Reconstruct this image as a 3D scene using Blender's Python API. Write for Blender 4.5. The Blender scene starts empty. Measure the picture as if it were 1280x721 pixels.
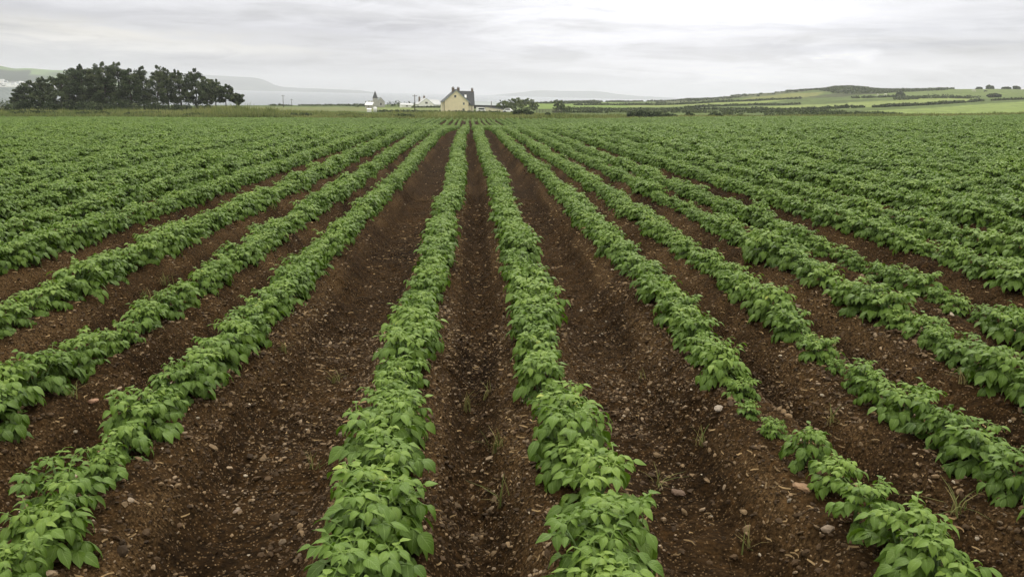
import bpy, bmesh, math, random
import numpy as np
from mathutils import Matrix

random.seed(7)
rng = np.random.default_rng(11)
R = math.radians
scene = bpy.context.scene
COL = scene.collection

# ------------------------------------------------------------------ camera
F_PX = 1000.0
PITCH, YAW, ROLL = R(13.74), R(2.94), math.atan(0.025)
CAM = np.array([0.0, 0.0, 1.5])
FW = np.array([math.sin(YAW) * math.cos(PITCH), math.cos(YAW) * math.cos(PITCH), -math.sin(PITCH)])
RT = np.array([math.cos(YAW), -math.sin(YAW), 0.0])
UP = np.cross(RT, FW)
RT, UP = math.cos(ROLL) * RT + math.sin(ROLL) * UP, math.cos(ROLL) * UP - math.sin(ROLL) * RT


def ray(px, py):
    d = FW * F_PX + RT * (px - 640.0) + UP * (360.5 - py)
    return d / math.hypot(d[0], d[1])          # unit horizontal length


def place(px, py, dist):
    """real world point seen in that direction at a horizontal distance"""
    return CAM + ray(px, py) * dist


def project(p):
    v = np.asarray(p, float) - CAM
    z = v @ FW
    return 640 + F_PX * (v @ RT) / z, 360.5 - F_PX * (v @ UP) / z


cam_data = bpy.data.cameras.new("camera")
cam_data.sensor_width = 36.0
cam_data.lens = 36.0 * F_PX / 1280.0
cam_data.clip_start = 0.05
cam_data.clip_end = 60000.0
cam = bpy.data.objects.new("camera", cam_data)
COL.objects.link(cam)
cam.location = CAM
cam.rotation_euler = Matrix((RT, UP, -FW)).transposed().to_euler()
scene.camera = cam


# ------------------------------------------------------------------ numeric helpers
def smooth(a, b, x):
    t = np.clip((np.asarray(x, float) - a) / (b - a), 0, 1)
    return t * t * (3 - 2 * t)


def _hash(ix, iy, seed):
    h = (ix.astype(np.int64) * 374761393 + iy.astype(np.int64) * 668265263 + seed * 1442695041) & 0x7FFFFFFF
    h = ((h ^ (h >> 13)) * 1274126177) & 0x7FFFFFFF
    h = (h ^ (h >> 16)) & 0xFFFFF
    return h / float(0xFFFFF)


def vnoise(x, y, seed=0):
    x = np.asarray(x, float); y = np.asarray(y, float)
    ix, iy = np.floor(x), np.floor(y)
    fx, fy = x - ix, y - iy
    fx = fx * fx * (3 - 2 * fx); fy = fy * fy * (3 - 2 * fy)
    a = _hash(ix, iy, seed); b = _hash(ix + 1, iy, seed)
    c = _hash(ix, iy + 1, seed); d = _hash(ix + 1, iy + 1, seed)
    return (a * (1 - fx) + b * fx) * (1 - fy) + (c * (1 - fx) + d * fx) * fy - 0.5


# ------------------------------------------------------------------ mesh / object helpers
def mesh_obj(name, verts, faces, mats, parent=None, smooth_shade=False, attrs=None, uv=None, mat_idx=None, colors=None):
    """faces: list of integer arrays, each (n,k)"""
    me = bpy.data.meshes.new(name)
    v = np.asarray(verts, np.float32)
    me.vertices.add(len(v)); me.vertices.foreach_set("co", v.ravel())
    faces = [np.asarray(f, np.int32) for f in faces if len(f)]
    loops = np.concatenate([f.ravel() for f in faces])
    tot = np.concatenate([np.full(len(f), f.shape[1], np.int32) for f in faces])
    start = np.concatenate([[0], np.cumsum(tot)[:-1]]).astype(np.int32)
    me.loops.add(len(loops)); me.loops.foreach_set("vertex_index", loops)
    me.polygons.add(len(tot)); me.polygons.foreach_set("loop_start", start)
    try:
        me.polygons.foreach_set("loop_total", tot)
    except Exception:
        pass
    if mat_idx is not None:
        me.polygons.foreach_set("material_index", np.asarray(mat_idx, np.int32))
    me.update(calc_edges=True)
    me.polygons.foreach_set("use_smooth", np.full(len(tot), smooth_shade, bool))
    for k, a in (attrs or {}).items():
        at = me.attributes.new(k, 'FLOAT', 'POINT')
        at.data.foreach_set("value", np.asarray(a, np.float32))
    if colors is not None:
        at = me.attributes.new("tint", 'FLOAT_COLOR', 'POINT')
        c = np.ones((len(v), 4), np.float32); c[:, :3] = colors
        at.data.foreach_set("color", c.ravel())
    if uv is not None:
        u = me.uv_layers.new(name="uv")
        u.data.foreach_set("uv", np.asarray(uv, np.float32)[loops].ravel())
    for m in (mats if isinstance(mats, (list, tuple)) else [mats]):
        me.materials.append(m)
    me.validate()
    o = bpy.data.objects.new(name, me)
    COL.objects.link(o)
    if parent is not None:
        o.parent = parent
    return o


def tag(o, label=None, cat=None, group=None, kind=None):
    if label: o["label"] = label
    if cat: o["category"] = cat
    if group: o["group"] = group
    if kind: o["kind"] = kind
    return o


def thing(name, label, cat, loc=(0, 0, 0), rotz=0.0, group=None):
    o = bpy.data.objects.new(name, None)
    o.empty_display_size = 0.1
    COL.objects.link(o)
    o.location = loc
    o.rotation_euler = (0, 0, rotz)
    return tag(o, label, cat, group)


class MB:
    """collects boxes, prisms and tubes into one mesh"""
    def __init__(s):
        s.v = []; s.q = []; s.t = []; s.n = 0

    def add(s, verts, quads=(), tris=()):
        verts = np.asarray(verts, float)
        s.v.append(verts)
        if len(quads): s.q.append(np.asarray(quads, int) + s.n)
        if len(tris): s.t.append(np.asarray(tris, int) + s.n)
        s.n += len(verts)
        return s

    def box(s, x0, x1, y0, y1, z0, z1):
        v = [(x0, y0, z0), (x1, y0, z0), (x1, y1, z0), (x0, y1, z0), (x0, y0, z1), (x1, y0, z1), (x1, y1, z1), (x0, y1, z1)]
        return s.add(v, [(0, 3, 2, 1), (4, 5, 6, 7), (0, 1, 5, 4), (1, 2, 6, 5), (2, 3, 7, 6), (3, 0, 4, 7)])

    def hexa(s, v):      # eight corners, bottom four then top four
        return s.add(v, [(0, 3, 2, 1), (4, 5, 6, 7), (0, 1, 5, 4), (1, 2, 6, 5), (2, 3, 7, 6), (3, 0, 4, 7)])

    def slab(s, a, b, c, d, th):   # four corners of the top face, thickness downwards
        top = np.array([a, b, c, d], float); bot = top - np.array([0, 0, th])
        return s.hexa(np.vstack([bot, top]))

    def gable_x(s, x0, x1, y0, y1, z0, ze, zr):   # house body, ridge along x
        ym = (y0 + y1) / 2
        v = [(x0, y0, z0), (x1, y0, z0), (x1, y1, z0), (x0, y1, z0), (x0, y0, ze), (x1, y0, ze), (x1, y1, ze), (x0, y1, ze), (x0, ym, zr), (x1, ym, zr)]
        return s.add(v, [(0, 3, 2, 1), (0, 1, 5, 4), (1, 2, 6, 5), (2, 3, 7, 6), (3, 0, 4, 7), (4, 5, 9, 8), (6, 7, 8, 9)], [(4, 8, 7), (5, 6, 9)])

    def gable_y(s, x0, x1, y0, y1, z0, ze, zr):   # ridge along y
        xm = (x0 + x1) / 2
        v = [(x0, y0, z0), (x1, y0, z0), (x1, y1, z0), (x0, y1, z0), (x0, y0, ze), (x1, y0, ze), (x1, y1, ze), (x0, y1, ze), (xm, y0, zr), (xm, y1, zr)]
        return s.add(v, [(0, 3, 2, 1), (0, 1, 5, 4), (1, 2, 6, 5), (2, 3, 7, 6), (3, 0, 4, 7), (5, 6, 9, 8), (7, 4, 8, 9)], [(4, 5, 8), (6, 7, 9)])

    def tube(s, pts, rad, n=6, cap=True):
        pts = [np.asarray(p, float) for p in pts]
        if np.isscalar(rad): rad = [rad] * len(pts)
        rings = []
        for i, p in enumerate(pts):
            d = pts[min(i + 1, len(pts) - 1)] - pts[max(i - 1, 0)]
            d = d / (np.linalg.norm(d) + 1e-9)
            a = np.cross(d, (0, 0, 1.0) if abs(d[2]) < 0.9 else (1.0, 0, 0)); a /= np.linalg.norm(a)
            b = np.cross(d, a)
            rings += [p + rad[i] * (math.cos(2 * math.pi * k / n) * a + math.sin(2 * math.pi * k / n) * b) for k in range(n)]
        q = []
        for i in range(len(pts) - 1):
            for k in range(n):
                k2 = (k + 1) % n
                q.append((i * n + k, i * n + k2, (i + 1) * n + k2, (i + 1) * n + k))
        base = len(rings)
        rings += [pts[0], pts[-1]]
        t = []
        if cap:
            for k in range(n):
                k2 = (k + 1) % n
                t.append((base, k2, k)); t.append((base + 1, (len(pts) - 1) * n + k, (len(pts) - 1) * n + k2))
        return s.add(rings, q, t)

    def build(s, name, mat, parent=None, smooth_shade=False):
        f = []
        if s.q: f.append(np.vstack(s.q))
        if s.t: f.append(np.vstack(s.t))
        return mesh_obj(name, np.vstack(s.v), f, mat, parent, smooth_shade)


# ------------------------------------------------------------------ materials
def new_mat(name):
    m = bpy.data.materials.new(name)
    m.use_nodes = True
    nt = m.node_tree
    nt.nodes.clear()
    return m, nt, nt.nodes, nt.links


def nd(nodes, t, **kw):
    n = nodes.new(t)
    for k, v in kw.items(): setattr(n, k, v)
    return n


def ramp(nodes, stops):
    n = nodes.new("ShaderNodeValToRGB")
    el = n.color_ramp.elements
    while len(el) < len(stops): el.new(0.5)
    for e, (p, c) in zip(el, stops):
        e.position = p; e.color = (*c, 1)
    return n


def simple(name, col, rough=0.8, var=0.15, scale=3.0, bump=0.0, spec=0.3):
    m, nt, N, L = new_mat(name)
    out = nd(N, "ShaderNodeOutputMaterial"); b = nd(N, "ShaderNodeBsdfPrincipled")
    tc = nd(N, "ShaderNodeTexCoord"); no = nd(N, "ShaderNodeTexNoise")
    no.inputs["Scale"].default_value = scale; no.inputs["Detail"].default_value = 6
    L.new(tc.outputs["Object"], no.inputs["Vector"])
    lo = tuple(c * (1 - var) for c in col); hi = tuple(min(1, c * (1 + var)) for c in col)
    rp = ramp(N, [(0.3, lo), (0.7, hi)])
    L.new(no.outputs["Fac"], rp.inputs["Fac"]); L.new(rp.outputs["Color"], b.inputs["Base Color"])
    b.inputs["Roughness"].default_value = rough
    b.inputs["Specular IOR Level"].default_value = spec
    if bump:
        bp = nd(N, "ShaderNodeBump"); bp.inputs["Strength"].default_value = bump; bp.inputs["Distance"].default_value = 0.02
        L.new(no.outputs["Fac"], bp.inputs["Height"]); L.new(bp.outputs["Normal"], b.inputs["Normal"])
    L.new(b.outputs["BSDF"], out.inputs["Surface"])
    return m


def soil_material():
    m, nt, N, L = new_mat("soil")
    out = nd(N, "ShaderNodeOutputMaterial"); b = nd(N, "ShaderNodeBsdfPrincipled")
    geo = nd(N, "ShaderNodeNewGeometry")
    n1 = nd(N, "ShaderNodeTexNoise"); n1.inputs["Scale"].default_value = 1.1; n1.inputs["Detail"].default_value = 5
    n2 = nd(N, "ShaderNodeTexNoise"); n2.inputs["Scale"].default_value = 26; n2.inputs["Detail"].default_value = 8; n2.inputs["Roughness"].default_value = 0.7
    vo = nd(N, "ShaderNodeTexVoronoi"); vo.inputs["Scale"].default_value = 42
    v2 = nd(N, "ShaderNodeTexVoronoi"); v2.inputs["Scale"].default_value = 95
    for n in (n1, n2, vo, v2): L.new(geo.outputs["Position"], n.inputs["Vector"])
    r1 = ramp(N, [(0.3, (0.0155, 0.0088, 0.0038)), (0.7, (0.038, 0.0213, 0.0086))])
    L.new(n1.outputs["Fac"], r1.inputs["Fac"])
    r2 = ramp(N, [(0.36, (0.38, 0.38, 0.38)), (0.52, (1.0, 1.0, 1.0)), (0.68, (2.2, 2.05, 1.8))])
    L.new(n2.outputs["Fac"], r2.inputs["Fac"])
    mx = nd(N, "ShaderNodeMix", data_type='RGBA', blend_type='MULTIPLY'); mx.inputs["Factor"].default_value = 1
    L.new(r1.outputs["Color"], mx.inputs[6]); L.new(r2.outputs["Color"], mx.inputs[7])
    # crumbs: some cells of the soil are dry and pale
    sep = nd(N, "ShaderNodeSeparateColor"); L.new(v2.outputs["Color"], sep.inputs["Color"])
    gt = nd(N, "ShaderNodeMath", operation='GREATER_THAN'); gt.inputs[1].default_value = 0.80
    L.new(sep.outputs["Red"], gt.inputs[0])
    lt = nd(N, "ShaderNodeMath", operation='LESS_THAN'); lt.inputs[1].default_value = 0.42
    L.new(v2.outputs["Distance"], lt.inputs[0])
    mul = nd(N, "ShaderNodeMath", operation='MULTIPLY'); L.new(gt.outputs[0], mul.inputs[0]); L.new(lt.outputs[0], mul.inputs[1])
    mul2 = nd(N, "ShaderNodeMath", operation='MULTIPLY'); mul2.inputs[1].default_value = 0.75; L.new(mul.outputs[0], mul2.inputs[0])
    mx2 = nd(N, "ShaderNodeMix", data_type='RGBA'); mx2.inputs[7].default_value = (0.16, 0.103, 0.052, 1)
    L.new(mul2.outputs[0], mx2.inputs["Factor"]); L.new(mx.outputs[2], mx2.inputs[6])
    dr = nd(N, "ShaderNodeAttribute", attribute_name="dry")
    n3 = nd(N, "ShaderNodeTexNoise"); n3.inputs["Scale"].default_value = 70; n3.inputs["Detail"].default_value = 6; n3.inputs["Roughness"].default_value = 0.75
    L.new(geo.outputs["Position"], n3.inputs["Vector"])
    r3 = ramp(N, [(0.42, (0.0, 0.0, 0.0)), (0.66, (1.0, 1.0, 1.0))]); L.new(n3.outputs["Fac"], r3.inputs["Fac"])
    dm = nd(N, "ShaderNodeMath", operation='MULTIPLY'); L.new(dr.outputs["Fac"], dm.inputs[0]); L.new(r3.outputs["Color"], dm.inputs[1])
    mx3 = nd(N, "ShaderNodeMix", data_type='RGBA'); mx3.inputs[7].default_value = (0.165, 0.101, 0.046, 1)
    L.new(dm.outputs[0], mx3.inputs["Factor"]); L.new(mx2.outputs[2], mx3.inputs[6])
    L.new(mx3.outputs[2], b.inputs["Base Color"])
    b.inputs["Roughness"].default_value = 0.95; b.inputs["Specular IOR Level"].default_value = 0.05
    ad = nd(N, "ShaderNodeMath", operation='MULTIPLY_ADD'); ad.inputs[1].default_value = -0.7
    L.new(vo.outputs["Distance"], ad.inputs[0]); L.new(n2.outputs["Fac"], ad.inputs[2])
    bp = nd(N, "ShaderNodeBump"); bp.inputs["Strength"].default_value = 0.9; bp.inputs["Distance"].default_value = 0.02
    L.new(ad.outputs[0], bp.inputs["Height"]); L.new(bp.outputs["Normal"], b.inputs["Normal"])
    L.new(b.outputs["BSDF"], out.inputs["Surface"])
    return m


def potato_leaf_material():
    m, nt, N, L = new_mat("potato_leaf")
    out = nd(N, "ShaderNodeOutputMaterial"); b = nd(N, "ShaderNodeBsdfPrincipled")
    at = nd(N, "ShaderNodeAttribute", attribute_name="tone")
    oi = nd(N, "ShaderNodeObjectInfo")
    uv = nd(N, "ShaderNodeUVMap", uv_map="uv")
    tc = nd(N, "ShaderNodeTexCoord")
    no = nd(N, "ShaderNodeTexNoise"); no.inputs["Scale"].default_value = 30; no.inputs["Detail"].default_value = 4
    L.new(tc.outputs["Object"], no.inputs["Vector"])
    s = nd(N, "ShaderNodeMath", operation='MULTIPLY_ADD'); s.inputs[1].default_value = 0.32; L.new(oi.outputs["Random"], s.inputs[0]); L.new(at.outputs["Fac"], s.inputs[2])
    s2 = nd(N, "ShaderNodeMath", operation='MULTIPLY_ADD'); s2.inputs[1].default_value = 0.35; L.new(no.outputs["Fac"], s2.inputs[0]); L.new(s.outputs[0], s2.inputs[2])
    rp = ramp(N, [(0.15, LEAF[0]), (0.55, LEAF[1]), (0.95, LEAF[2]), (1.0, LEAF[3])])
    s3 = nd(N, "ShaderNodeMath", operation='MULTIPLY'); s3.inputs[1].default_value = 0.72; L.new(s2.outputs[0], s3.inputs[0])
    L.new(s3.outputs[0], rp.inputs["Fac"])
    # veins from the leaf's own coordinates
    sp = nd(N, "ShaderNodeSeparateXYZ"); L.new(uv.outputs["UV"], sp.inputs["Vector"])
    du = nd(N, "ShaderNodeMath", operation='SUBTRACT'); du.inputs[1].default_value = 0.5; L.new(sp.outputs["X"], du.inputs[0])
    ab = nd(N, "ShaderNodeMath", operation='ABSOLUTE'); L.new(du.outputs[0], ab.inputs[0])
    mr = nd(N, "ShaderNodeMapRange"); mr.inputs["From Min"].default_value = 0.0; mr.inputs["From Max"].default_value = 0.05; mr.inputs["To Min"].default_value = 0.55; mr.inputs["To Max"].default_value = 0.0
    L.new(ab.outputs[0], mr.inputs["Value"])
    va = nd(N, "ShaderNodeMath", operation='MULTIPLY_ADD'); va.inputs[1].default_value = -0.8; L.new(ab.outputs[0], va.inputs[0]); L.new(sp.outputs["Y"], va.inputs[2])
    vb = nd(N, "ShaderNodeMath", operation='MULTIPLY'); vb.inputs[1].default_value = 44; L.new(va.outputs[0], vb.inputs[0])
    vs = nd(N, "ShaderNodeMath", operation='SINE'); L.new(vb.outputs[0], vs.inputs[0])
    mxv = nd(N, "ShaderNodeMix", data_type='RGBA'); mxv.inputs[7].default_value = (0.22, 0.32, 0.10, 1)
    L.new(mr.outputs[0], mxv.inputs["Factor"]); L.new(rp.outputs["Color"], mxv.inputs[6])
    vr = nd(N, "ShaderNodeMapRange"); vr.inputs["From Min"].default_value = -1; vr.inputs["From Max"].default_value = -0.4; vr.inputs["To Min"].default_value = 0.87; vr.inputs["To Max"].default_value = 1.0
    L.new(vs.outputs[0], vr.inputs["Value"])
    vm = nd(N, "ShaderNodeVectorMath", operation='SCALE'); L.new(mxv.outputs[2], vm.inputs[0]); L.new(vr.outputs[0], vm.inputs["Scale"])
    L.new(vm.outputs[0], b.inputs["Base Color"])
    b.inputs["Roughness"].default_value = 0.5; b.inputs["Specular IOR Level"].default_value = 0.32
    bp = nd(N, "ShaderNodeBump"); bp.inputs["Strength"].default_value = 0.22; bp.inputs["Distance"].default_value = 0.004
    L.new(vs.outputs[0], bp.inputs["Height"]); L.new(bp.outputs["Normal"], b.inputs["Normal"])
    tr = nd(N, "ShaderNodeBsdfTranslucent")
    hs = nd(N, "ShaderNodeMix", data_type='RGBA', blend_type='MULTIPLY'); hs.inputs["Factor"].default_value = 1; hs.inputs[7].default_value = (1.3, 1.5, 0.6, 1)
    L.new(mxv.outputs[2], hs.inputs[6]); L.new(hs.outputs[2], tr.inputs["Color"])
    ms = nd(N, "ShaderNodeMixShader"); ms.inputs[0].default_value = 0.16
    L.new(b.outputs["BSDF"], ms.inputs[1]); L.new(tr.outputs[0], ms.inputs[2]); L.new(ms.outputs[0], out.inputs["Surface"])
    return m


def tone_material(name, stops, rough=0.75, translucent=0.15, rand=0.15):
    """foliage of any other kind: colour from each leaf's own tone"""
    m, nt, N, L = new_mat(name)
    out = nd(N, "ShaderNodeOutputMaterial"); b = nd(N, "ShaderNodeBsdfPrincipled")
    at = nd(N, "ShaderNodeAttribute", attribute_name="tone")
    oi = nd(N, "ShaderNodeObjectInfo")
    s = nd(N, "ShaderNodeMath", operation='MULTIPLY_ADD'); s.inputs[1].default_value = rand; L.new(oi.outputs["Random"], s.inputs[0]); L.new(at.outputs["Fac"], s.inputs[2])
    rp = ramp(N, stops); L.new(s.outputs[0], rp.inputs["Fac"])
    L.new(rp.outputs["Color"], b.inputs["Base Color"])
    b.inputs["Roughness"].default_value = rough; b.inputs["Specular IOR Level"].default_value = 0.2
    tr = nd(N, "ShaderNodeBsdfTranslucent"); L.new(rp.outputs["Color"], tr.inputs["Color"])
    ms = nd(N, "ShaderNodeMixShader"); ms.inputs[0].default_value = translucent
    L.new(b.outputs["BSDF"], ms.inputs[1]); L.new(tr.outputs[0], ms.inputs[2]); L.new(ms.outputs[0], out.inputs["Surface"])
    return m


def tint_material(name, rough=0.95, scale=0.35, amount=0.35, spec=0.1, detail=8):
    """colour from the surface's own tint attribute with mottling"""
    m, nt, N, L = new_mat(name)
    out = nd(N, "ShaderNodeOutputMaterial"); b = nd(N, "ShaderNodeBsdfPrincipled")
    at = nd(N, "ShaderNodeAttribute", attribute_name="tint")
    geo = nd(N, "ShaderNodeNewGeometry")
    no = nd(N, "ShaderNodeTexNoise"); no.inputs["Scale"].default_value = scale; no.inputs["Detail"].default_value = detail; no.inputs["Roughness"].default_value = 0.65
    L.new(geo.outputs["Position"], no.inputs["Vector"])
    rp = ramp(N, [(0.3, (1 - amount,) * 3), (0.7, (1 + amount,) * 3)]); L.new(no.outputs["Fac"], rp.inputs["Fac"])
    mx = nd(N, "ShaderNodeMix", data_type='RGBA', blend_type='MULTIPLY'); mx.inputs["Factor"].default_value = 1
    L.new(at.outputs["Color"], mx.inputs[6]); L.new(rp.outputs["Color"], mx.inputs[7])
    L.new(mx.outputs[2], b.inputs["Base Color"])
    b.inputs["Roughness"].default_value = rough; b.inputs["Specular IOR Level"].default_value = spec
    L.new(b.outputs["BSDF"], out.inputs["Surface"])
    return m


LEAF = [(0.042, 0.086, 0.009), (0.115, 0.196, 0.025), (0.225, 0.325, 0.055), (0.36, 0.41, 0.08)]
M = {}
M['soil'] = soil_material()
M['leaf'] = potato_leaf_material()
M['stem'] = simple("potato_stem", (0.12, 0.19, 0.06), 0.6, 0.2, 40)
M['stone'] = tint_material("stone", 0.85, 60, 0.3, 0.25)
M['straw'] = tint_material("straw", 0.9, 50, 0.25, 0.15)
M['ground'] = tint_material("grassland", 0.95, 0.22, 0.45)
M['hill'] = tint_material("hill", 0.95, 0.012, 0.3)
M['grass'] = tone_material("grass_blade", [(0.0, (0.055, 0.085, 0.025)), (0.5, (0.145, 0.185, 0.055)), (1.0, (0.31, 0.31, 0.12))], 0.8, 0.25)
M['weed'] = tone_material("weed_blade", [(0.0, (0.05, 0.09, 0.02)), (0.5, (0.11, 0.14, 0.035)), (1.0, (0.24, 0.20, 0.08))], 0.7, 0.25)
M['pine'] = tone_material("pine_needle", [(0.0, (0.022, 0.036, 0.017)), (0.5, (0.058, 0.082, 0.038)), (1.0, (0.140, 0.165, 0.080))], 0.8, 0.08)
M['broad'] = tone_material("broadleaf", [(0.0, (0.040, 0.062, 0.024)), (0.5, (0.085, 0.122, 0.044)), (1.0, (0.17, 0.205, 0.08))], 0.75, 0.15)
M['gorse'] = tone_material("hedge_leaf", [(0.0, (0.022, 0.036, 0.014)), (0.5, (0.045, 0.065, 0.024)), (1.0, (0.09, 0.115, 0.042))], 0.8, 0.1)
M['bark'] = simple("bark", (0.055, 0.045, 0.036), 0.95, 0.35, 4, 0.5)
M['cream'] = simple("cream_render", (0.77, 0.675, 0.46), 0.85, 0.06, 0.8)
M['palecream'] = simple("pale_cream_render", (0.74, 0.68, 0.52), 0.85, 0.06, 0.8)
M['white'] = simple("white_render", (0.78, 0.78, 0.75), 0.8, 0.05, 0.8)
M['whitemetal'] = simple("white_metal", (0.80, 0.80, 0.80), 0.4, 0.04, 1, 0, 0.5)
M['slate'] = simple("slate_roof", (0.060, 0.062, 0.068), 0.7, 0.25, 3, 0.2)
M['greyroof'] = simple("grey_sheet_roof", (0.27, 0.30, 0.31), 0.6, 0.1, 1.5)
M['paleroof'] = simple("pale_grey_roof", (0.50, 0.51, 0.52), 0.6, 0.1, 1.5)
M['stonewall'] = simple("grey_stonework", (0.40, 0.39, 0.36), 0.9, 0.25, 1.5, 0.3)
M['chimney'] = simple("chimney_stone", (0.17, 0.135, 0.105), 0.9, 0.25, 3, 0.3)
M['glass'] = simple("window_glass", (0.02, 0.022, 0.025), 0.12, 0.1, 1, 0, 0.5)
M['frame'] = simple("painted_frame", (0.62, 0.60, 0.55), 0.5, 0.05, 2)
M['darkwood'] = simple("dark_boarding", (0.045, 0.042, 0.038), 0.85, 0.25, 2)
M['rubber'] = simple("black_rubber", (0.02, 0.02, 0.02), 0.8, 0.2, 4)
M['polewood'] = simple("pole_timber", (0.11, 0.095, 0.08), 0.9, 0.2, 3)
M['hidewhite'] = simple("white_hide", (0.62, 0.59, 0.53), 0.9, 0.12, 2)
M['hideblack'] = simple("black_hide", (0.018, 0.016, 0.015), 0.8, 0.2, 2)

# ------------------------------------------------------------------ terrain height
_py = np.array([-60, 0, 20, 40, 55, 75, 95, 112, 140, 190.])
_pz = np.array([-0.19, -1.37, -1.76, -2.16, -2.78, -3.78, -4.62, -4.98, -5.58, -6.65])
_yy = np.arange(-60, 190.01, 1.0)
_zz = np.interp(_yy, _py, _pz)
for _ in range(3):
    _zz = np.convolve(np.pad(_zz, 4, mode='reflect', reflect_type='odd'), np.ones(9) / 9, mode='valid')
_qz = np.interp(_yy, [-60, 0, 45, 100, 140, 190], [-0.19, -1.37, -2.26, -4.05, -5.45, -6.9])
for _ in range(3):
    _qz = np.convolve(np.pad(_qz, 6, mode='reflect', reflect_type='odd'), np.ones(13) / 13, mode='valid')

CANOPY = 0.13          # ridge tops lie this far under the middle of the leaves


def field_level(x, y):
    x = np.asarray(x, float); y = np.asarray(y, float)
    a = np.interp(y, _yy, _zz); b = np.interp(y, _yy, _qz)
    w = smooth(9, 34, np.abs(x))
    side = -0.55 * smooth(45, 110, np.abs(x)) * smooth(60, 140, y)
    return CAM[2] + a * (1 - w) + b * w - CANOPY + side + 0.0072 * y + 0.0248 * x


# outer country: for a bearing (given by its photo column) distance -> photo row
COUNTRY = {
    -300: [(190, 141), (300, 139.5), (500, 136), (800, 132), (1300, -30.), (1800, -40.)],
    0: [(190, 141.5), (300, 139.5), (500, 136), (800, 132), (1300, -30.), (1800, -40.)],
    300: [(190, 141.5), (300, 138.5), (450, 133.5), (600, 131.5), (1000, -25.), (1500, -40.)],
    460: [(190, 143), (280, 140.5), (450, 135), (600, 131), (1000, -22.), (1500, -40.)],
    560: [(190, 143), (280, 141), (450, 134.5), (600, 130.5), (1000, -22.), (1500, -40.)],
    650: [(190, 143), (280, 141), (400, 136.5), (600, 131), (800, 128.5), (1100, -24.), (1600, -40.)],
    720: [(190, 145), (280, 141.5), (400, 137.5), (600, 131.5), (850, 128), (1100, -22.), (1600, -40.)],
    830: [(190, 147), (280, 142.5), (400, 138), (600, 132), (850, 126.5), (1100, -20.), (1600, -40.)],
    920: [(190, 147.5), (280, 143), (400, 138), (600, 131), (850, 121.5), (1000, 118.5), (1300, -14.), (1800, -40.)],
    1000: [(190, 147.5), (280, 143), (400, 138), (600, 131), (850, 117.5), (950, 113.5), (1300, -12.), (1800, -40.)],
    1030: [(190, 147), (280, 142.8), (400, 137.5), (600, 130.5), (800, 119.5), (900, 112.3), (1000, 111.8), (1300, -12.), (1800, -40.)],
    1042: [(190, 147), (280, 142.8), (400, 137.5), (600, 130.5), (800, 119.5), (900, 109.3), (1000, 109.5), (1300, -12.), (1800, -40.)],
    1060: [(190, 147), (280, 142.5), (400, 137), (600, 130), (800, 118.5), (900, 108.3), (1000, 108.8), (1300, -12.), (1800, -40.)],
    1075: [(190, 147), (280, 142), (400, 137), (600, 129.5), (800, 117.5), (900, 109.8), (1000, 110), (1300, -12.), (1800, -40.)],
    1100: [(190, 147), (280, 142), (400, 136.5), (600, 129), (850, 114.5), (950, 112.3), (1300, -10.), (1800, -40.)],
    1180: [(190, 146.5), (280, 141), (400, 135.5), (600, 127), (850, 113.5), (950, 111.2), (1300, -8.), (1800, -40.)],
    1280: [(190, 145.5), (280, 139.5), (400, 134), (600, 125), (850, 114), (950, 111.3), (1300, -6.), (1800, -40.)],
    1600: [(190, 145), (280, 139), (400, 133), (600, 124), (850, 114), (950, 112), (1300, -6.), (1800, -40.)],
}
DGRID = np.concatenate([np.arange(120, 320, 4.0), np.arange(320, 1100, 8.0), np.arange(1100, 1801, 50.0)])


def bearing(px):
    d = ray(px, 130.0)
    return math.atan2(d[0], d[1])


_caz, _ctab = [], []
for px in sorted(COUNTRY):
    ds, zs = [], []
    for (d, v) in COUNTRY[px]:
        ds.append(d); zs.append(v if v <= 0 else place(px, v, d)[2])
    z0 = zs[0] + 0.0185 * (ds[0] - 100)
    ds = [100] + ds; zs = [z0] + zs
    prof = np.interp(DGRID, ds, zs)
    k = np.pad(prof, 2, mode='edge')
    prof = np.convolve(k, np.ones(5) / 5, mode='valid')
    _caz.append(bearing(px)); _ctab.append(prof)
_caz = np.array(_caz); _ctab = np.array(_ctab)


def country_level(x, y):
    x = np.asarray(x, float); y = np.asarray(y, float)
    az = np.clip(np.arctan2(x, y), _caz[0], _caz[-1] - 1e-6)
    d = np.clip(np.hypot(x, y), DGRID[0], DGRID[-1] - 1e-6)
    i = np.clip(np.searchsorted(_caz, az, side='right') - 1, 0, len(_caz) - 2)
    t = (az - _caz[i]) / (_caz[i + 1] - _caz[i])
    t = np.where(t < 0, 0, t)
    j = np.clip(np.searchsorted(DGRID, d, side='right') - 1, 0, len(DGRID) - 2)
    u = (d - DGRID[j]) / (DGRID[j + 1] - DGRID[j])
    a = _ctab[i, j] * (1 - u) + _ctab[i, j + 1] * u
    b = _ctab[i + 1, j] * (1 - u) + _ctab[i + 1, j + 1] * u
    z = a * (1 - t) + b * t
    rough = smooth(300, 800, d)
    return z + rough * (1.2 * vnoise(x / 45, y / 45, 5) + 0.7 * vnoise(x / 17, y / 17, 6))


# far edge of the crop: bearing -> distance
_edge_px = np.array([-200, 0, 160, 300, 400, 560, 660, 780, 900, 1000, 1100, 1280, 1500])
_edge_d = np.array([158, 160, 152, 134, 139, 141, 138, 127, 130, 138, 150, 172, 180.])
_edge_az = np.array([bearing(p) for p in _edge_px])


def crop_edge(x, y):
    return np.interp(np.arctan2(x, y), _edge_az, _edge_d)


def land(x, y):
    d = np.hypot(x, y)
    w = smooth(128, 188, d)
    return field_level(x, np.clip(y, -60, 189)) * (1 - w) + country_level(x, y) * w


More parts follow.
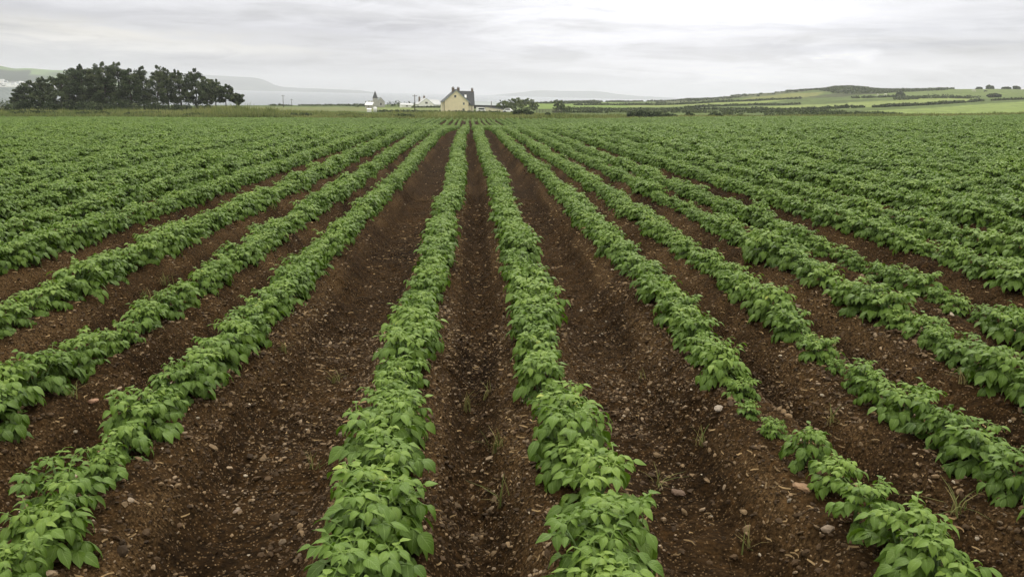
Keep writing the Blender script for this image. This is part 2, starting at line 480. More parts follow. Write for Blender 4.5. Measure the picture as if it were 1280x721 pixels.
# ------------------------------------------------------------------ rows
ROWS = [-4.33, -3.15, -2.20, -1.45, -0.34, 0.44, 1.43, 2.13, 2.90, 3.50, 4.50]
ROW_NAME = {-1.45: "second row left of", -2.20: "third row left of", -3.15: "fourth row left of", -4.33: "fifth row left of",
            -0.34: "first row left of", 0.44: "first row right of", 1.43: "second row right of", 2.13: "third row right of",
            2.90: "fourth row right of", 3.50: "fifth row right of", 4.50: "sixth row right of"}
rows = list(ROWS)
x = ROWS[0]; i = 0
gaps = [0.84, 0.98, 0.76, 1.02, 0.80]
while x > -135:
    x -= gaps[i % 5] + 0.04 * math.sin(i * 2.3); i += 1; rows.append(x)
x = ROWS[-1]; i = 0
while x < 135:
    x += gaps[(i + 2) % 5] - 0.03 + 0.04 * math.sin(i * 1.7); i += 1; rows.append(x)
rows = np.array(sorted(rows))


def wander(y):
    y = np.asarray(y, float)
    return 0.034 - 0.0056 * y + (0.05 * np.sin(y / 7.0) + 0.02 * np.sin(y / 2.1)) * smooth(6, 14, y) - 0.06 * np.exp(-((y - 3.9) / 1.1) ** 2)


def ridge_drop(x, y):
    """depth of the soil under the ridge-top level"""
    xs = np.asarray(x, float) - wander(y)
    k = np.clip(np.searchsorted(rows, xs), 1, len(rows) - 1)
    u = np.minimum(np.abs(xs - rows[k - 1]), np.abs(rows[k] - xs))
    return -0.27 * smooth(0.10, 0.40, u + 0.05 * vnoise(xs / 0.4, np.asarray(y) / 0.6, 3))


def soil_level(x, y):
    return land(x, y) + ridge_drop(x, y)


def hit(px, py):
    """where a line of sight meets the soil"""
    d = ray(px, py); t = 1.0
    for _ in range(4000):
        p = CAM + d * t
        if p[2] <= float(soil_level(p[0], p[1])): return p
        t += 0.01 if t < 20 else 0.2
    return p


def grid_faces(nx, ny, keep=None):
    a = (np.arange(ny - 1)[:, None] * nx + np.arange(nx - 1)[None, :])
    q = np.stack([a, a + 1, a + 1 + nx, a + nx], -1)
    return q.reshape(-1, 4) if keep is None else q[keep]


NX0, NX1, NY0, NY1 = -8.5, 9.0, 0.7, 15.0
gx = np.arange(NX0, NX1 + 1e-6, 0.028); gy = np.arange(NY0, NY1 + 1e-6, 0.028)
X, Y = np.meshgrid(gx, gy)
Z = soil_level(X, Y)
Z += 0.035 * vnoise(X / 0.35, Y / 0.35, 21) + 0.040 * vnoise(X / 0.13, Y / 0.13, 22) + 0.036 * vnoise(X / 0.06, Y / 0.06, 23)
fade = np.minimum(np.minimum(X - NX0, NX1 - X), np.minimum(Y - NY0 + 9, NY1 - Y))
Z -= 0.0
v1 = np.stack([X, Y, Z], -1).reshape(-1, 3)
f1 = grid_faces(len(gx), len(gy))
gx2 = np.arange(-138, 138.01, 0.115)
gy2 = np.concatenate([np.arange(-6, 46, 0.4), np.arange(46, 186, 1.6)])
X2, Y2 = np.meshgrid(gx2, gy2)
Z2 = soil_level(X2, Y2) + 0.03 * vnoise(X2 / 0.35, Y2 / 0.35, 21)
xc = (X2[:-1, :-1] + X2[1:, 1:]) / 2; yc = (Y2[:-1, :-1] + Y2[1:, 1:]) / 2
keep = (np.abs(xc) < 0.92 * np.maximum(yc, 0) + 14) & ~((xc > NX0 + .25) & (xc < NX1 - .25) & (yc > NY0 + .45) & (yc < NY1 - .45))
keep &= np.hypot(xc, yc) < crop_edge(xc, yc) + 2.5
inner = (X2 > NX0 - .05) & (X2 < NX1 + .05) & (Y2 > NY0 - .1) & (Y2 < NY1 + .1)
Z2 = np.where(inner, Z2 - 0.03, Z2)
v2 = np.stack([X2, Y2, Z2], -1).reshape(-1, 3)
f2 = grid_faces(len(gx2), len(gy2), keep) + len(v1)
used = np.unique(f2); remap = np.full(len(v1) + len(v2), -1); remap[:len(v1)] = np.arange(len(v1)); remap[used] = len(v1) + np.arange(len(used))
sv = np.vstack([v1, v2[used - len(v1)]])


def dryness(x, y):
    """the shoulders of the ridges dry out first, in patches"""
    r_ = -ridge_drop(x, y)
    sh = np.exp(-((r_ - 0.075) / 0.065) ** 2)
    pt = 0.5 + 1.1 * vnoise(x / 0.55, y / 0.9, 55) + 0.6 * vnoise(x / 0.2, y / 0.25, 56)
    return np.clip(sh * pt * 1.15 + 0.12 * pt, 0, 1)


tag(mesh_obj("soil", sv, [np.vstack([f1, remap[f2]])], M['soil'], smooth_shade=True, attrs={'dry': dryness(sv[:, 0], sv[:, 1])}), kind="structure")

# ------------------------------------------------------------------ country beyond the crop
FIELDS = [  # (photo columns and distances of the corners, colour)
    ([(905, 430), (960, 520), (1010, 600), (1120, 640), (1205, 690), (1230, 560), (1180, 500), (1040, 420)], (0.180, 0.222, 0.066)),
    ([(1080, 330), (1180, 430), (1300, 560), (1500, 560), (1500, 250), (1280, 210), (1120, 260)], (0.165, 0.215, 0.060)),
    ([(1060, 660), (1120, 690), (1230, 720), (1320, 650), (1600, 640), (1600, 930), (1100, 900)], (0.108, 0.145, 0.042)),
    ([(840, 560), (920, 600), (990, 700), (900, 700), (800, 620)], (0.17, 0.21, 0.06)),
    ([(925, 740), (1020, 760), (1030, 880), (960, 880)], (0.155, 0.165, 0.05)),
    ([(655, 420), (700, 420), (790, 470), (780, 780), (650, 760)], (0.135, 0.195, 0.042)),
    ([(790, 490), (850, 520), (850, 610), (780, 580)], (0.17, 0.21, 0.06)),
    ([(470, 300), (560, 300), (560, 470), (470, 470)], (0.150, 0.185, 0.06)),
    ([(300, 320), (470, 300), (470, 480), (300, 440)], (0.135, 0.150, 0.055)),
]
HEATH = [
    ([(1026, 905), (1040, 830), (1070, 790), (1100, 800), (1180, 860), (1180, 960), (1026, 1020)], (0.040, 0.050, 0.022)),
    ([(1000, 760), (1045, 745), (1110, 800), (1060, 830)], (0.055, 0.065, 0.028)),
    ([(820, 700), (900, 780), (1000, 900), (1030, 960), (820, 960)], (0.075, 0.085, 0.038)),
]


def in_poly(px, py, poly):
    c = np.zeros(np.shape(px), bool)
    n = len(poly)
    for i in range(n):
        x1, y1 = poly[i]; x2, y2 = poly[(i + 1) % n]
        cond = ((y1 > py) != (y2 > py))
        xx = (x2 - x1) * (py - y1) / ((y2 - y1) if y2 != y1 else 1e-9) + x1
        c ^= cond & (px < xx)
    return c


_bp = np.arange(-400, 1700, 10.0); _ba = np.array([bearing(p) for p in _bp])
az = np.linspace(R(-62), R(62), 620)
dd = np.concatenate([np.arange(118, 240, 2.0), np.arange(240, 420, 5.0), np.arange(420, 1060, 8.0), np.arange(1060, 1801, 60.0)])
A, D = np.meshgrid(az, dd)
X, Y = D * np.sin(A), D * np.cos(A)
Z = land(X, Y)
edge = crop_edge(X, Y)
Z = Z - 0.5 * (1 - smooth(-4, 0.5, D - edge)) + 0.12 * smooth(0, 6, D - edge) * vnoise(X / 3, Y / 3, 8)
px = np.interp(A, _ba, _bp) + 8 * vnoise(X / 40, Y / 40, 31)
dn = D * (1 + 0.05 * vnoise(X / 25, Y / 25, 32))
colr = np.empty(X.shape + (3,)); colr[:] = (0.080, 0.112, 0.030)
mott = vnoise(X / 22, Y / 22, 33)[..., None] + 0.6 * vnoise(X / 7, Y / 7, 34)[..., None]
colr = colr * (1 + 0.45 * mott)
for poly, c in FIELDS:
    k = in_poly(px, dn, poly)
    colr[k] = np.array(c) * (1 + 0.10 * mott[k])
for poly, c in HEATH:
    k = in_poly(px, dn, poly)
    colr[k] = np.array(c) * (1 + 0.5 * mott[k])
shore = smooth(-33, -36, Z)[..., None]
tag(mesh_obj("ground", np.stack([X, Y, Z], -1).reshape(-1, 3), [grid_faces(len(az), len(dd))[:, ::-1]], M['ground'], smooth_shade=True, colors=colr.reshape(-1, 3)), kind="structure")
# land behind and beside the photographer
bx = np.linspace(-420, 420, 43); by = np.linspace(-420, 0, 22)
X, Y = np.meshgrid(bx, by)
Z = CAM[2] - 1.5 - 0.45 + 0.0248 * X * 0.6
cc = np.tile(np.array([[0.05, 0.075, 0.025]]), (X.size, 1))
tag(mesh_obj("ground", np.stack([X, Y, Z], -1).reshape(-1, 3), [grid_faces(43, 22)], M['ground'], smooth_shade=True, colors=cc), kind="structure")


# ------------------------------------------------------------------ potato plants
def norm(v): return v / (np.linalg.norm(v) + 1e-9)


LT = np.array([0.0, 0.14, 0.34, 0.58, 0.82, 1.0])
LW = np.array([0.10, 0.76, 1.00, 0.80, 0.36, 0.0])
LS = np.array([-1.0, -0.5, 0.0, 0.5, 1.0])


def leaflet(out, base, d, n, length, width, droop, fold, tone, curl=0.25):
    """one ovate leaflet: base point, direction, normal"""
    d = norm(d); s = norm(np.cross(d, n)); n = np.cross(s, d)
    ang = droop * LT
    # centre line bends from d towards -n
    step = np.diff(np.concatenate([[0], LT])) * length
    cx = np.cumsum(step * np.cos(ang)); cz = -np.cumsum(step * np.sin(ang))
    P = base + cx[:, None] * d + cz[:, None] * n                                  # 6,3
    nn = np.cos(ang)[:, None] * n + np.sin(ang)[:, None] * d
    w = LW * width
    side = LS[None, :, None] * w[:, None, None] * s[None, None, :]
    lift = (fold * np.abs(LS) - curl * LS ** 2)[None, :, None] * w[:, None, None] * nn[:, None, :]
    lift = lift + (rng.normal(0, 0.09, (6, 5)) * w[:, None])[:, :, None] * nn[:, None, :]
    V = P[:, None, :] + side + lift
    uv = np.stack(np.broadcast_arrays((LS[None, :] + 1) / 2, LT[:, None]), -1)
    out['v'].append(V.reshape(-1, 3)); out['uv'].append(uv.reshape(-1, 2)); out['t'].append(np.full(30, tone))
    out['f'].append(LEAF_FACES + out['n']); out['n'] += 30


LEAF_FACES = grid_faces(5, 6)


def rachis(out, pts, w, tone):
    pts = np.array(pts)
    n = len(pts)
    d = np.gradient(pts, axis=0); s = np.cross(d, (0, 0, 1.0)); s /= np.linalg.norm(s, axis=1)[:, None] + 1e-9
    V = np.stack([pts - s * w, pts + np.array([0, 0, w]), pts + s * w], 1)
    out['v'].append(V.reshape(-1, 3)); out['uv'].append(np.full((3 * n, 2), 0.2)); out['t'].append(np.full(3 * n, tone))
    out['f'].append(grid_faces(3, n) + out['n']); out['n'] += 3 * n


def compound_leaf(out, base, azi, elev, length, size, pairs, droop, tone):
    h = np.array([math.cos(azi), math.sin(azi), 0.0]); up = np.array([0, 0, 1.0])
    n = 6
    pts = [np.array(base, float)]; dirs = []
    for i in range(n):
        e = elev - droop * (i / (n - 1)) ** 1.3
        d = math.cos(e) * h + math.sin(e) * up
        dirs.append(d); pts.append(pts[-1] + d * length / n)
    rachis(out, pts, 0.0022, tone)
    side = np.cross(up, h)
    roll = rng.normal(0, 0.22)
    e = elev - droop - rng.uniform(0.05, 0.45)
    td = math.cos(e) * h + math.sin(e) * up + side * rng.normal(0, 0.15)
    tn = norm(np.cross(td, np.cross(up * math.cos(roll) + side * math.sin(roll), td)))
    leaflet(out, pts[-1], td, tn, size, size * rng.uniform(0.25, 0.34), rng.uniform(0.6, 1.5), rng.uniform(0.1, 0.55), tone + rng.normal(0, 0.08))
    for k in range(pairs):
        f = 0.93 - 0.62 * (k + 0.4) / max(pairs, 1) - rng.uniform(0, 0.05)
        j = min(int(f * n), n - 1)
        p = pts[j] + (pts[j + 1] - pts[j]) * (f * n - j)
        sz = size * (0.92 - 0.17 * k)
        for sgn in (-1, 1):
            a = rng.uniform(0.75, 1.15)
            dd_ = dirs[j] * math.cos(a) + sgn * side * math.sin(a) - up * rng.uniform(0.1, 0.6)
            nn_ = up * 1.0 + sgn * side * rng.uniform(-0.1, 0.45) + h * rng.uniform(-0.1, 0.35)
            leaflet(out, p, dd_, norm(nn_), sz * rng.uniform(0.88, 1.1), sz * rng.uniform(0.25, 0.34), rng.uniform(0.5, 1.45), rng.uniform(0.1, 0.55), tone + rng.normal(0, 0.09))


def potato_plant_meshes(name, vigour):
    out = {'v': [], 'uv': [], 't': [], 'f': [], 'n': 0}
    st = MB()
    ns = rng.integers(5, 8)
    crown = np.array([0, 0, -0.05])
    for s in range(ns):
        a = 2 * math.pi * s / ns + rng.normal(0, 0.3)
        lean = rng.uniform(0.15, 0.75) if s else 0.1
        hgt = rng.uniform(0.15, 0.225) * vigour
        pts = []
        for i in range(6):
            t = i / 5
            rr = hgt * (t * math.tan(lean) * 0.55 + 0.25 * t * t * math.sin(lean))
            pts.append(crown + np.array([math.cos(a) * rr, math.sin(a) * rr, 0.02 + (hgt + 0.03) * t]))
        st.tube(pts, [0.007, 0.0065, 0.006, 0.005, 0.004, 0.003], 5)
        nl = 6
        phi = rng.uniform(0, 6.28)
        for k in range(nl):
            t = 0.28 + 0.66 * k / (nl - 1)
            j = min(int(t * 5), 4); p = pts[j] + (pts[j + 1] - pts[j]) * (t * 5 - j)
            phi += 2.4
            # leaves turn outwards from the plant's middle
            az_ = phi if s == 0 else a + (((phi + math.pi - a) % (2 * math.pi)) - math.pi) * 0.72
            big = 1.0 - 0.42 * (k / (nl - 1)) ** 1.6
            compound_leaf(out, p, az_, R(2 + 46 * t) + rng.normal(0, 0.12), (0.125 * big + 0.015) * vigour * rng.uniform(0.85, 1.15), 0.092 * big * vigour * rng.uniform(0.85, 1.12),
                          3 if k < 4 else 2, rng.uniform(0.4, 1.0) * (1.15 - 0.5 * t), 0.18 + 0.34 * t + rng.normal(0, 0.05))
        top = pts[-1]
        for k in range(4):       # young folded leaves at the tip
            compound_leaf(out, top, phi + k * 1.35 + rng.normal(0, 0.2), R(rng.uniform(28, 62)), 0.040 * rng.uniform(0.8, 1.2), 0.046 * rng.uniform(0.8, 1.2), 1, 0.4, 0.62 + rng.normal(0, 0.07))
    V = np.vstack(out['v'])
    ang = rng.uniform(0, 6)
    return V, np.vstack(out['f']), np.vstack(out['uv']), np.concatenate(out['t']), st


VARIANTS = []
for k in range(9):
    V, Fc, UVs, T, st = potato_plant_meshes("foliage", [1.0, 0.92, 1.08, 0.98, 1.05, 0.9, 1.0, 1.1, 0.95][k])
    fo = mesh_obj("foliage", V, [Fc], M['leaf'], None, True, {'tone': T}, UVs)
    so = st.build("stem", M['stem'], None, True)
    VARIANTS.append((fo, so))

# small or missing plants the photograph shows: row, y, half width, scale
MODS = [(0.44, 3.62, 0.13, 0.55), (1.43, 3.70, 0.13, 0.52), (1.43, 3.43, 0.128, 0.42), (1.43, 3.22, 0.12, 0.62), (2.13, 4.36, 0.13, 0.8),
        (2.13, 4.10, 0.128, 0.40), (2.13, 4.66, 0.12, 0.45), (2.90, 5.95, 0.14, 0.6), (2.90, 5.1, 0.12, 0.7), (-1.45, 3.62, 0.12, 0.62), (-2.20, 6.1, 0.15, 0.65),
        (-1.45, 2.95, 0.10, 0.75), (3.50, 5.6, 0.14, 0.6), (-0.34, 3.05, 0.08, 0.78)]
cand = []
for r in rows:
    y = -0.5 + random.random() * 0.25
    k = 0
    far = abs(r)
    base_sc = (0.92 if -1 < r < 1 else (0.85 if r < 0 else 0.79)) if -2.5 < r < 3.9 else (1.0 if r < 0 else 0.86)
    if r > 4.7 or r < -4.5: base_sc = 1.08 + 0.05 * math.sin(r * 2.1)
    while y < 178:
        d = math.hypot(r, y)
        inwedge = abs(math.atan2(r, max(y, 0.01)) - YAW) < R(38) and y > 0.9
        if inwedge and d < float(crop_edge(r, y)) + random.uniform(-1.2, 1.2):
            xx = r + float(wander(y)) + random.gauss(0, 0.022)
            sc = base_sc * (1 + 0.26 * float(smooth(9, 48, d)) - (0.22 * float(smooth(75, 100, y)) if abs(r) < 12 else 0)) * (1 + (0.42 if r < 1 else 0.62) * float(vnoise(y / 0.75, r * 3.1, 44))) * random.uniform(0.9, 1.08)
            ok = True
            for (mr_, my, hw, ms_) in MODS:
                if abs(mr_ - r) < 0.01 and abs(my - y) < hw:
                    if ms_ == 0: ok = False
                    else: sc = base_sc * ms_
            if ok and random.random() > 0.012:
                cand.append((d, r, xx, y, sc, random.uniform(0, 6.283), random.randrange(len(VARIANTS))))
        y += random.uniform(0.215, 0.275) if y < 30 else random.uniform(0.27, 0.33)
cand.sort()
NEAR = []
REST = []
for c in cand:
    d, r, xx, y, sc, rz, vi = c
    z = float(land(xx, y)) + 0.004
    u, v = project((xx, y, z + 0.1))
    m_ = 150 / max(y, .5)
    vis = -m_ < u < 1280 + m_ and v < 721 + m_ * 1.2
    if vis and len(NEAR) < 300: NEAR.append(c + (z,))
    else: REST.append(c + (z,))
ORD = ["nearest", "second", "third", "fourth", "fifth", "sixth", "seventh", "eighth", "ninth", "tenth", "eleventh", "twelfth", "thirteenth", "fourteenth", "fifteenth", "sixteenth",
       "seventeenth", "eighteenth", "nineteenth", "twentieth"]
count = {}
first_of = set()
for (d, r, xx, y, sc, rz, vi, z) in sorted(NEAR, key=lambda c: c[3]):
    rr = min(ROW_NAME, key=lambda q: abs(q - r))
    if abs(rr - r) < 0.01: rowtxt = ROW_NAME[rr]
    else: rowtxt = "outer rows left of" if r < 0 else "outer rows right of"
    n = count.get(rowtxt, 0); count[rowtxt] = n + 1
    rel = sc / (0.88 if abs(r) < 2.6 else 1.0)
    look = "small" if rel < 0.72 else ("full bushy" if rel > 1.1 else "leafy green")
    if n == 0 and not rowtxt.startswith("outer"):
        lab = f"{look} potato plant nearest the viewer in {rowtxt} centre furrow"
    elif n < 20 and not rowtxt.startswith("outer"):
        lab = f"{look} potato plant, {ORD[n]} from the front in {rowtxt} centre furrow"
    elif not rowtxt.startswith("outer"):
        lab = f"green potato plant well up {rowtxt} centre furrow, past the twentieth"
    else:
        lab = f"green potato plant in the {rowtxt} the centre furrow, near the edge"
    p = thing("potato_plant", lab, "potato plant", (xx, y, z), rz, "potato plants in the near rows")
    p.scale = (sc, sc, sc * random.uniform(0.92, 1.08))
    for src in VARIANTS[vi]:
        if vi not in first_of:
            c_ = src
        else:
            c_ = src.copy(); COL.objects.link(c_)
        c_.parent = p
    first_of.add(vi)
for vi, (a_, b_) in enumerate(VARIANTS):
    if vi not in first_of:
        raise RuntimeError("unused plant variant")


def scatter(name, pts, rots, scls, idx, sources):
    """the uncountable rest of a crop: one object of points that carry the given meshes"""
    me = bpy.data.meshes.new(name)
    me.vertices.add(len(pts)); me.vertices.foreach_set("co", np.asarray(pts, np.float32).ravel())
    a = me.attributes.new("rot", 'FLOAT_VECTOR', 'POINT'); a.data.foreach_set("vector", np.asarray(rots, np.float32).ravel())
    a = me.attributes.new("scl", 'FLOAT_VECTOR', 'POINT'); a.data.foreach_set("vector", np.asarray(scls, np.float32).ravel())
    a = me.attributes.new("idx", 'INT', 'POINT'); a.data.foreach_set("value", np.asarray(idx, np.int32))
    me.update()
    o = bpy.data.objects.new(name, me); COL.objects.link(o)
    ng = bpy.data.node_groups.new(name + "_nodes", 'GeometryNodeTree')
    ng.interface.new_socket("Geometry", in_out='INPUT', socket_type='NodeSocketGeometry')
    ng.interface.new_socket("Geometry", in_out='OUTPUT', socket_type='NodeSocketGeometry')
    N, L = ng.nodes, ng.links
    gi = N.new("NodeGroupInput"); go = N.new("NodeGroupOutput")
    prev = None
    for k, src in enumerate(sources):
        oi = N.new("GeometryNodeObjectInfo"); oi.transform_space = 'ORIGINAL'
        oi.inputs["Object"].default_value = src
        m2p = N.new("GeometryNodeMeshToPoints")
        cmpn = N.new("FunctionNodeCompare"); cmpn.data_type = 'INT'; cmpn.operation = 'EQUAL'
        na = N.new("GeometryNodeInputNamedAttribute"); na.data_type = 'INT'; na.inputs["Name"].default_value = "idx"
        ints = [s_ for s_ in cmpn.inputs if s_.type == 'INT']
        L.new(na.outputs["Attribute"], ints[0]); ints[1].default_value = k
        L.new(gi.outputs[0], m2p.inputs["Mesh"]); L.new(cmpn.outputs["Result"], m2p.inputs["Selection"])
        ip = N.new("GeometryNodeInstanceOnPoints")
        ra = N.new("GeometryNodeInputNamedAttribute"); ra.data_type = 'FLOAT_VECTOR'; ra.inputs["Name"].default_value = "rot"
        sa = N.new("GeometryNodeInputNamedAttribute"); sa.data_type = 'FLOAT_VECTOR'; sa.inputs["Name"].default_value = "scl"
        e2r = N.new("FunctionNodeEulerToRotation")
        L.new(ra.outputs["Attribute"], e2r.inputs[0]); L.new(e2r.outputs[0], ip.inputs["Rotation"])
        L.new(sa.outputs["Attribute"], ip.inputs["Scale"])
        L.new(m2p.outputs[0], ip.inputs["Points"]); L.new(oi.outputs["Geometry"], ip.inputs["Instance"])
        if prev is None:
            prev = N.new("GeometryNodeJoinGeometry"); L.new(prev.outputs[0], go.inputs[0])
        L.new(ip.outputs[0], prev.inputs[0])
    md = o.modifiers.new("scatter", 'NODES'); md.node_group = ng
    return o


P = np.array([(c[2], c[3], c[7]) for c in REST])
rt_ = np.array([(random.gauss(0, 0.06), random.gauss(0, 0.06), c[5]) for c in REST])
sc_ = np.array([(c[4], c[4], c[4] * random.uniform(0.9, 1.08)) for c in REST])
ix_ = np.array([c[6] for c in REST])
tag(scatter("potato_crop", P, rt_, sc_, ix_, [a for a, b in VARIANTS]), "green potato crop in long rows filling the field back to the hedge", "potato crop", kind="stuff")
print("plants", len(NEAR), len(REST))

# ------------------------------------------------------------------ stones, straw and weeds on the soil
ICO = bmesh.new(); bmesh.ops.create_icosphere(ICO, subdivisions=1, radius=1.0)
ICOV = np.array([v.co[:] for v in ICO.verts]); ICOF = np.array([[v.index for v in f.verts] for f in ICO.faces]); ICO.free()


def view_points(n, dmin, dmax, power):
    """random spots on the field inside the viewed wedge"""
    u = rng.random(n)
    d = (dmin ** power + u * (dmax ** power - dmin ** power)) ** (1 / power)
    a = rng.uniform(R(-36), R(42), n)
    return d * np.sin(a), d * np.cos(a), d


def rough_soil(x, y):
    z = soil_level(x, y) + 0.035 * vnoise(x / 0.35, y / 0.35, 21)
    return z + np.where(np.asarray(y) < NY1, 0.040 * vnoise(x / 0.13, y / 0.13, 22) + 0.036 * vnoise(x / 0.06, y / 0.06, 23), 0)


def stones(n, dmin, dmax, power, smin, smax, al):
    x, y, d = view_points(n, dmin, dmax, power)
    dens = vnoise(x / 0.5, y / 0.5, 51) + 0.5 * vnoise(x / 1.6, y / 1.6, 52) + 0.5 * dryness(x, y) - 0.12
    k = dens > rng.uniform(-0.55, 0.35, n)
    x, y, d = x[k], y[k], d[k]; n = len(x)
    u = rng.random(n)
    r = smin * (1 - u * (1 - (smin / smax) ** al)) ** (-1 / al)
    z = rough_soil(x, y)
    sh = rng.uniform(0.55, 1.25, (n, 1, 3)); sh[..., 2] *= 0.65
    V = ICOV[None] * (1 + rng.normal(0, 0.16, (n, 12 if len(ICOV) == 12 else len(ICOV), 1))) * sh * r[:, None, None]
    a = rng.uniform(0, 6.28, n); c, s = np.cos(a)[:, None], np.sin(a)[:, None]
    tl = rng.normal(0, 0.4, n)[:, None]
    Vz = V[..., 2] + V[..., 0] * tl
    Vx = V[..., 0] * c - V[..., 1] * s; Vy = V[..., 0] * s + V[..., 1] * c
    V = np.stack([Vx + x[:, None], Vy + y[:, None], Vz + (z + 0.25 * r)[:, None]], -1)
    kind = rng.random(n)
    base = np.where((kind < 0.60)[:, None], np.array([[0.062, 0.038, 0.019]]), np.where((kind < 0.90)[:, None], np.array([[0.165, 0.112, 0.062]]),
                    np.where((kind < 0.985)[:, None], np.array([[0.235, 0.172, 0.112]]), np.array([[0.33, 0.275, 0.205]]))))
    base = base * rng.uniform(0.6, 1.4, (n, 1))
    return V.reshape(-1, 3), (ICOF[None] + (np.arange(n) * len(ICOV))[:, None, None]).reshape(-1, 3), np.repeat(base, len(ICOV), 0)


SV, SF, SC = [], [], []
nv = 0
for args in [(16000, 1.9, 7, 1.4, 0.0075, 0.02, 2.6), (42000, 1.9, 6, 1.4, 0.0032, 0.022, 2.1), (42000, 4, 16, 1.3, 0.006, 0.022, 2.1), (18000, 12, 40, 1.3, 0.012, 0.03, 2.3)]:
    v_, f_, c_ = stones(*args)
    SV.append(v_); SF.append(f_ + nv); SC.append(c_); nv += len(v_)
tag(mesh_obj("stones", np.vstack(SV), [np.vstack(SF)], M['stone'], smooth_shade=False, colors=np.vstack(SC)),
    "small brown and grey stones and soil clods scattered along the furrows", "stones", kind="stuff")

# straw and root bits: thin bent slivers
n = 26000
x, y, d = view_points(n, 2.0, 13, 1.35)
k = 0.5 * vnoise(x / 0.6, y / 0.6, 61) + 0.10 + 0.8 * dryness(x, y) > rng.random(n) * 0.9
x, y, d = x[k], y[k], d[k]; n = len(x)
ln = rng.uniform(0.012, 0.05, n) * (1 + d * 0.05); wd = rng.uniform(0.0012, 0.003, n) * (1 + d * 0.12)
a = rng.uniform(0, 6.28, n); bend = rng.normal(0, 0.6, n)
z = rough_soil(x, y) + 0.006
pts = []
for t in (-1, -0.33, 0.33, 1):
    aa = a + bend * t
    cx, cy = x + np.cos(aa) * ln * t * 0.5, y + np.sin(aa) * ln * t * 0.5
    cz = z + rng.uniform(0, 0.006, n)
    w = wd * (1 - 0.6 * abs(t))
    for s_ in (-1, 1):
        pts.append(np.stack([cx - np.sin(aa) * w * s_, cy + np.cos(aa) * w * s_, cz + 0.002 * s_], -1))
V = np.stack(pts, 1).reshape(-1, 3)
F_ = np.array([[0, 1, 3, 2], [2, 3, 5, 4], [4, 5, 7, 6]])
F_ = (F_[None] + (np.arange(n) * 8)[:, None, None]).reshape(-1, 4)
cl = np.array([[0.30, 0.205, 0.105]]) * rng.uniform(0.3, 1.25, (n, 1))
tag(mesh_obj("straw", V, [F_], M['straw'], smooth_shade=True, colors=np.repeat(cl, 8, 0)), "dry straw and root fragments strewn over the brown soil", "straw", kind="stuff")


def blades(n, hmin, hmax, spread, width, lean, toff=0.0):
    """curved grass blades around the origin -> verts, faces, tone"""
    V, T = [], []
    for i in range(n):
        a = rng.uniform(0, 6.28); r = abs(rng.normal(0, spread)); h = rng.uniform(hmin, hmax); le = rng.uniform(0.2, 1) * lean
        bx_, by_ = math.cos(a * 3) * r, math.sin(a * 3) * r
        dx, dy = math.cos(a), math.sin(a)
        tn = rng.uniform(0.15, 0.95) + toff
        for t in (0, 0.4, 0.75, 1.0):
            o_ = le * h * t * t; w = width * (1 - t) ** 0.7 + 0.0004
            cz = h * t * (1 - 0.35 * le * t)
            for s_ in (-1, 1):
                V.append((bx_ + dx * o_ - dy * w * s_, by_ + dy * o_ + dx * w * s_, cz))
                T.append(tn)
    F0 = np.array([[0, 1, 3, 2], [2, 3, 5, 4], [4, 5, 7, 6]])
    return np.array(V), (F0[None] + (np.arange(n) * 8)[:, None, None]).reshape(-1, 4), np.array(T)


WEEDS = [
    (583, 512, 13, 0.16, 0.9, "thin upright grass weed in the centre furrow, the leftmost of a close pair"),
    (609, 498, 9, 0.12, 0.9, "faint grass weed in the centre furrow, rightmost of a close pair"),
    (621, 566, 14, 0.15, 1.0, "spiky grass weed alone in the centre furrow, lower than the pair"),
    (628, 632, 6, 0.15, 1.3, "sparse bent weed beside the white stone in the centre furrow"),
    (390, 592, 7, 0.12, 0.9, "thin pale weed in the left wide furrow close to the plants"),
    (418, 478, 8, 0.10, 1.1, "low grass weed in the wide furrow left of centre, far from the plants"),
    (801, 478, 8, 0.11, 0.6, "upright thin weed in the furrow right of centre, highest in the picture"),
    (878, 556, 8, 0.11, 0.9, "yellowish weed in the wide furrow right of centre, below the small plants"),
    (822, 608, 9, 0.13, 1.5, "straggly fallen weed beside the row right of centre"),
    (935, 690, 9, 0.12, 0.9, "dark thin weed low in the wide furrow right of centre"),
    (1040, 531, 10, 0.13, 1.1, "grass weed behind the small plants of the second row right"),
    (1195, 640, 9, 0.15, 1.6, "sprawling pale weed beside the bottom right plants"),
    (1205, 478, 9, 0.12, 1.3, "grass weed beside the third row right of centre near the photo's edge"),
    (92, 494, 9, 0.10, 1.5, "low trailing weed in the second furrow left, by the edge"),
    (205, 356, 20, 0.13, 1.2, "broad grassy weed patch at the foot of the third row left"),
    (180, 372, 18, 0.11, 1.3, "low grassy weed patch in the furrow nearer than the broad one"),
    (340, 262, 18, 0.13, 1.2, "distant grassy weed patch high in the furrow left of the third row"),
    (352, 440, 8, 0.10, 1.2, "small weed in the left wide furrow beside the second row left"),
]
for (px_, py_, nb, h, le, lab) in WEEDS:
    p = hit(px_, py_)
    V, Fc, T = blades(int(nb * 1.5), h * 0.5, h * 1.15, 0.022 if nb < 15 else 0.045, 0.0025 * (1 + p[1] * 0.06), le, 0.15)
    o = mesh_obj("weed", V, [Fc], M['weed'], None, True, {'tone': T})
    o.location = (p[0], p[1], p[2] - 0.008)
    tag(o, lab, "weed", "grass weeds in the furrows")


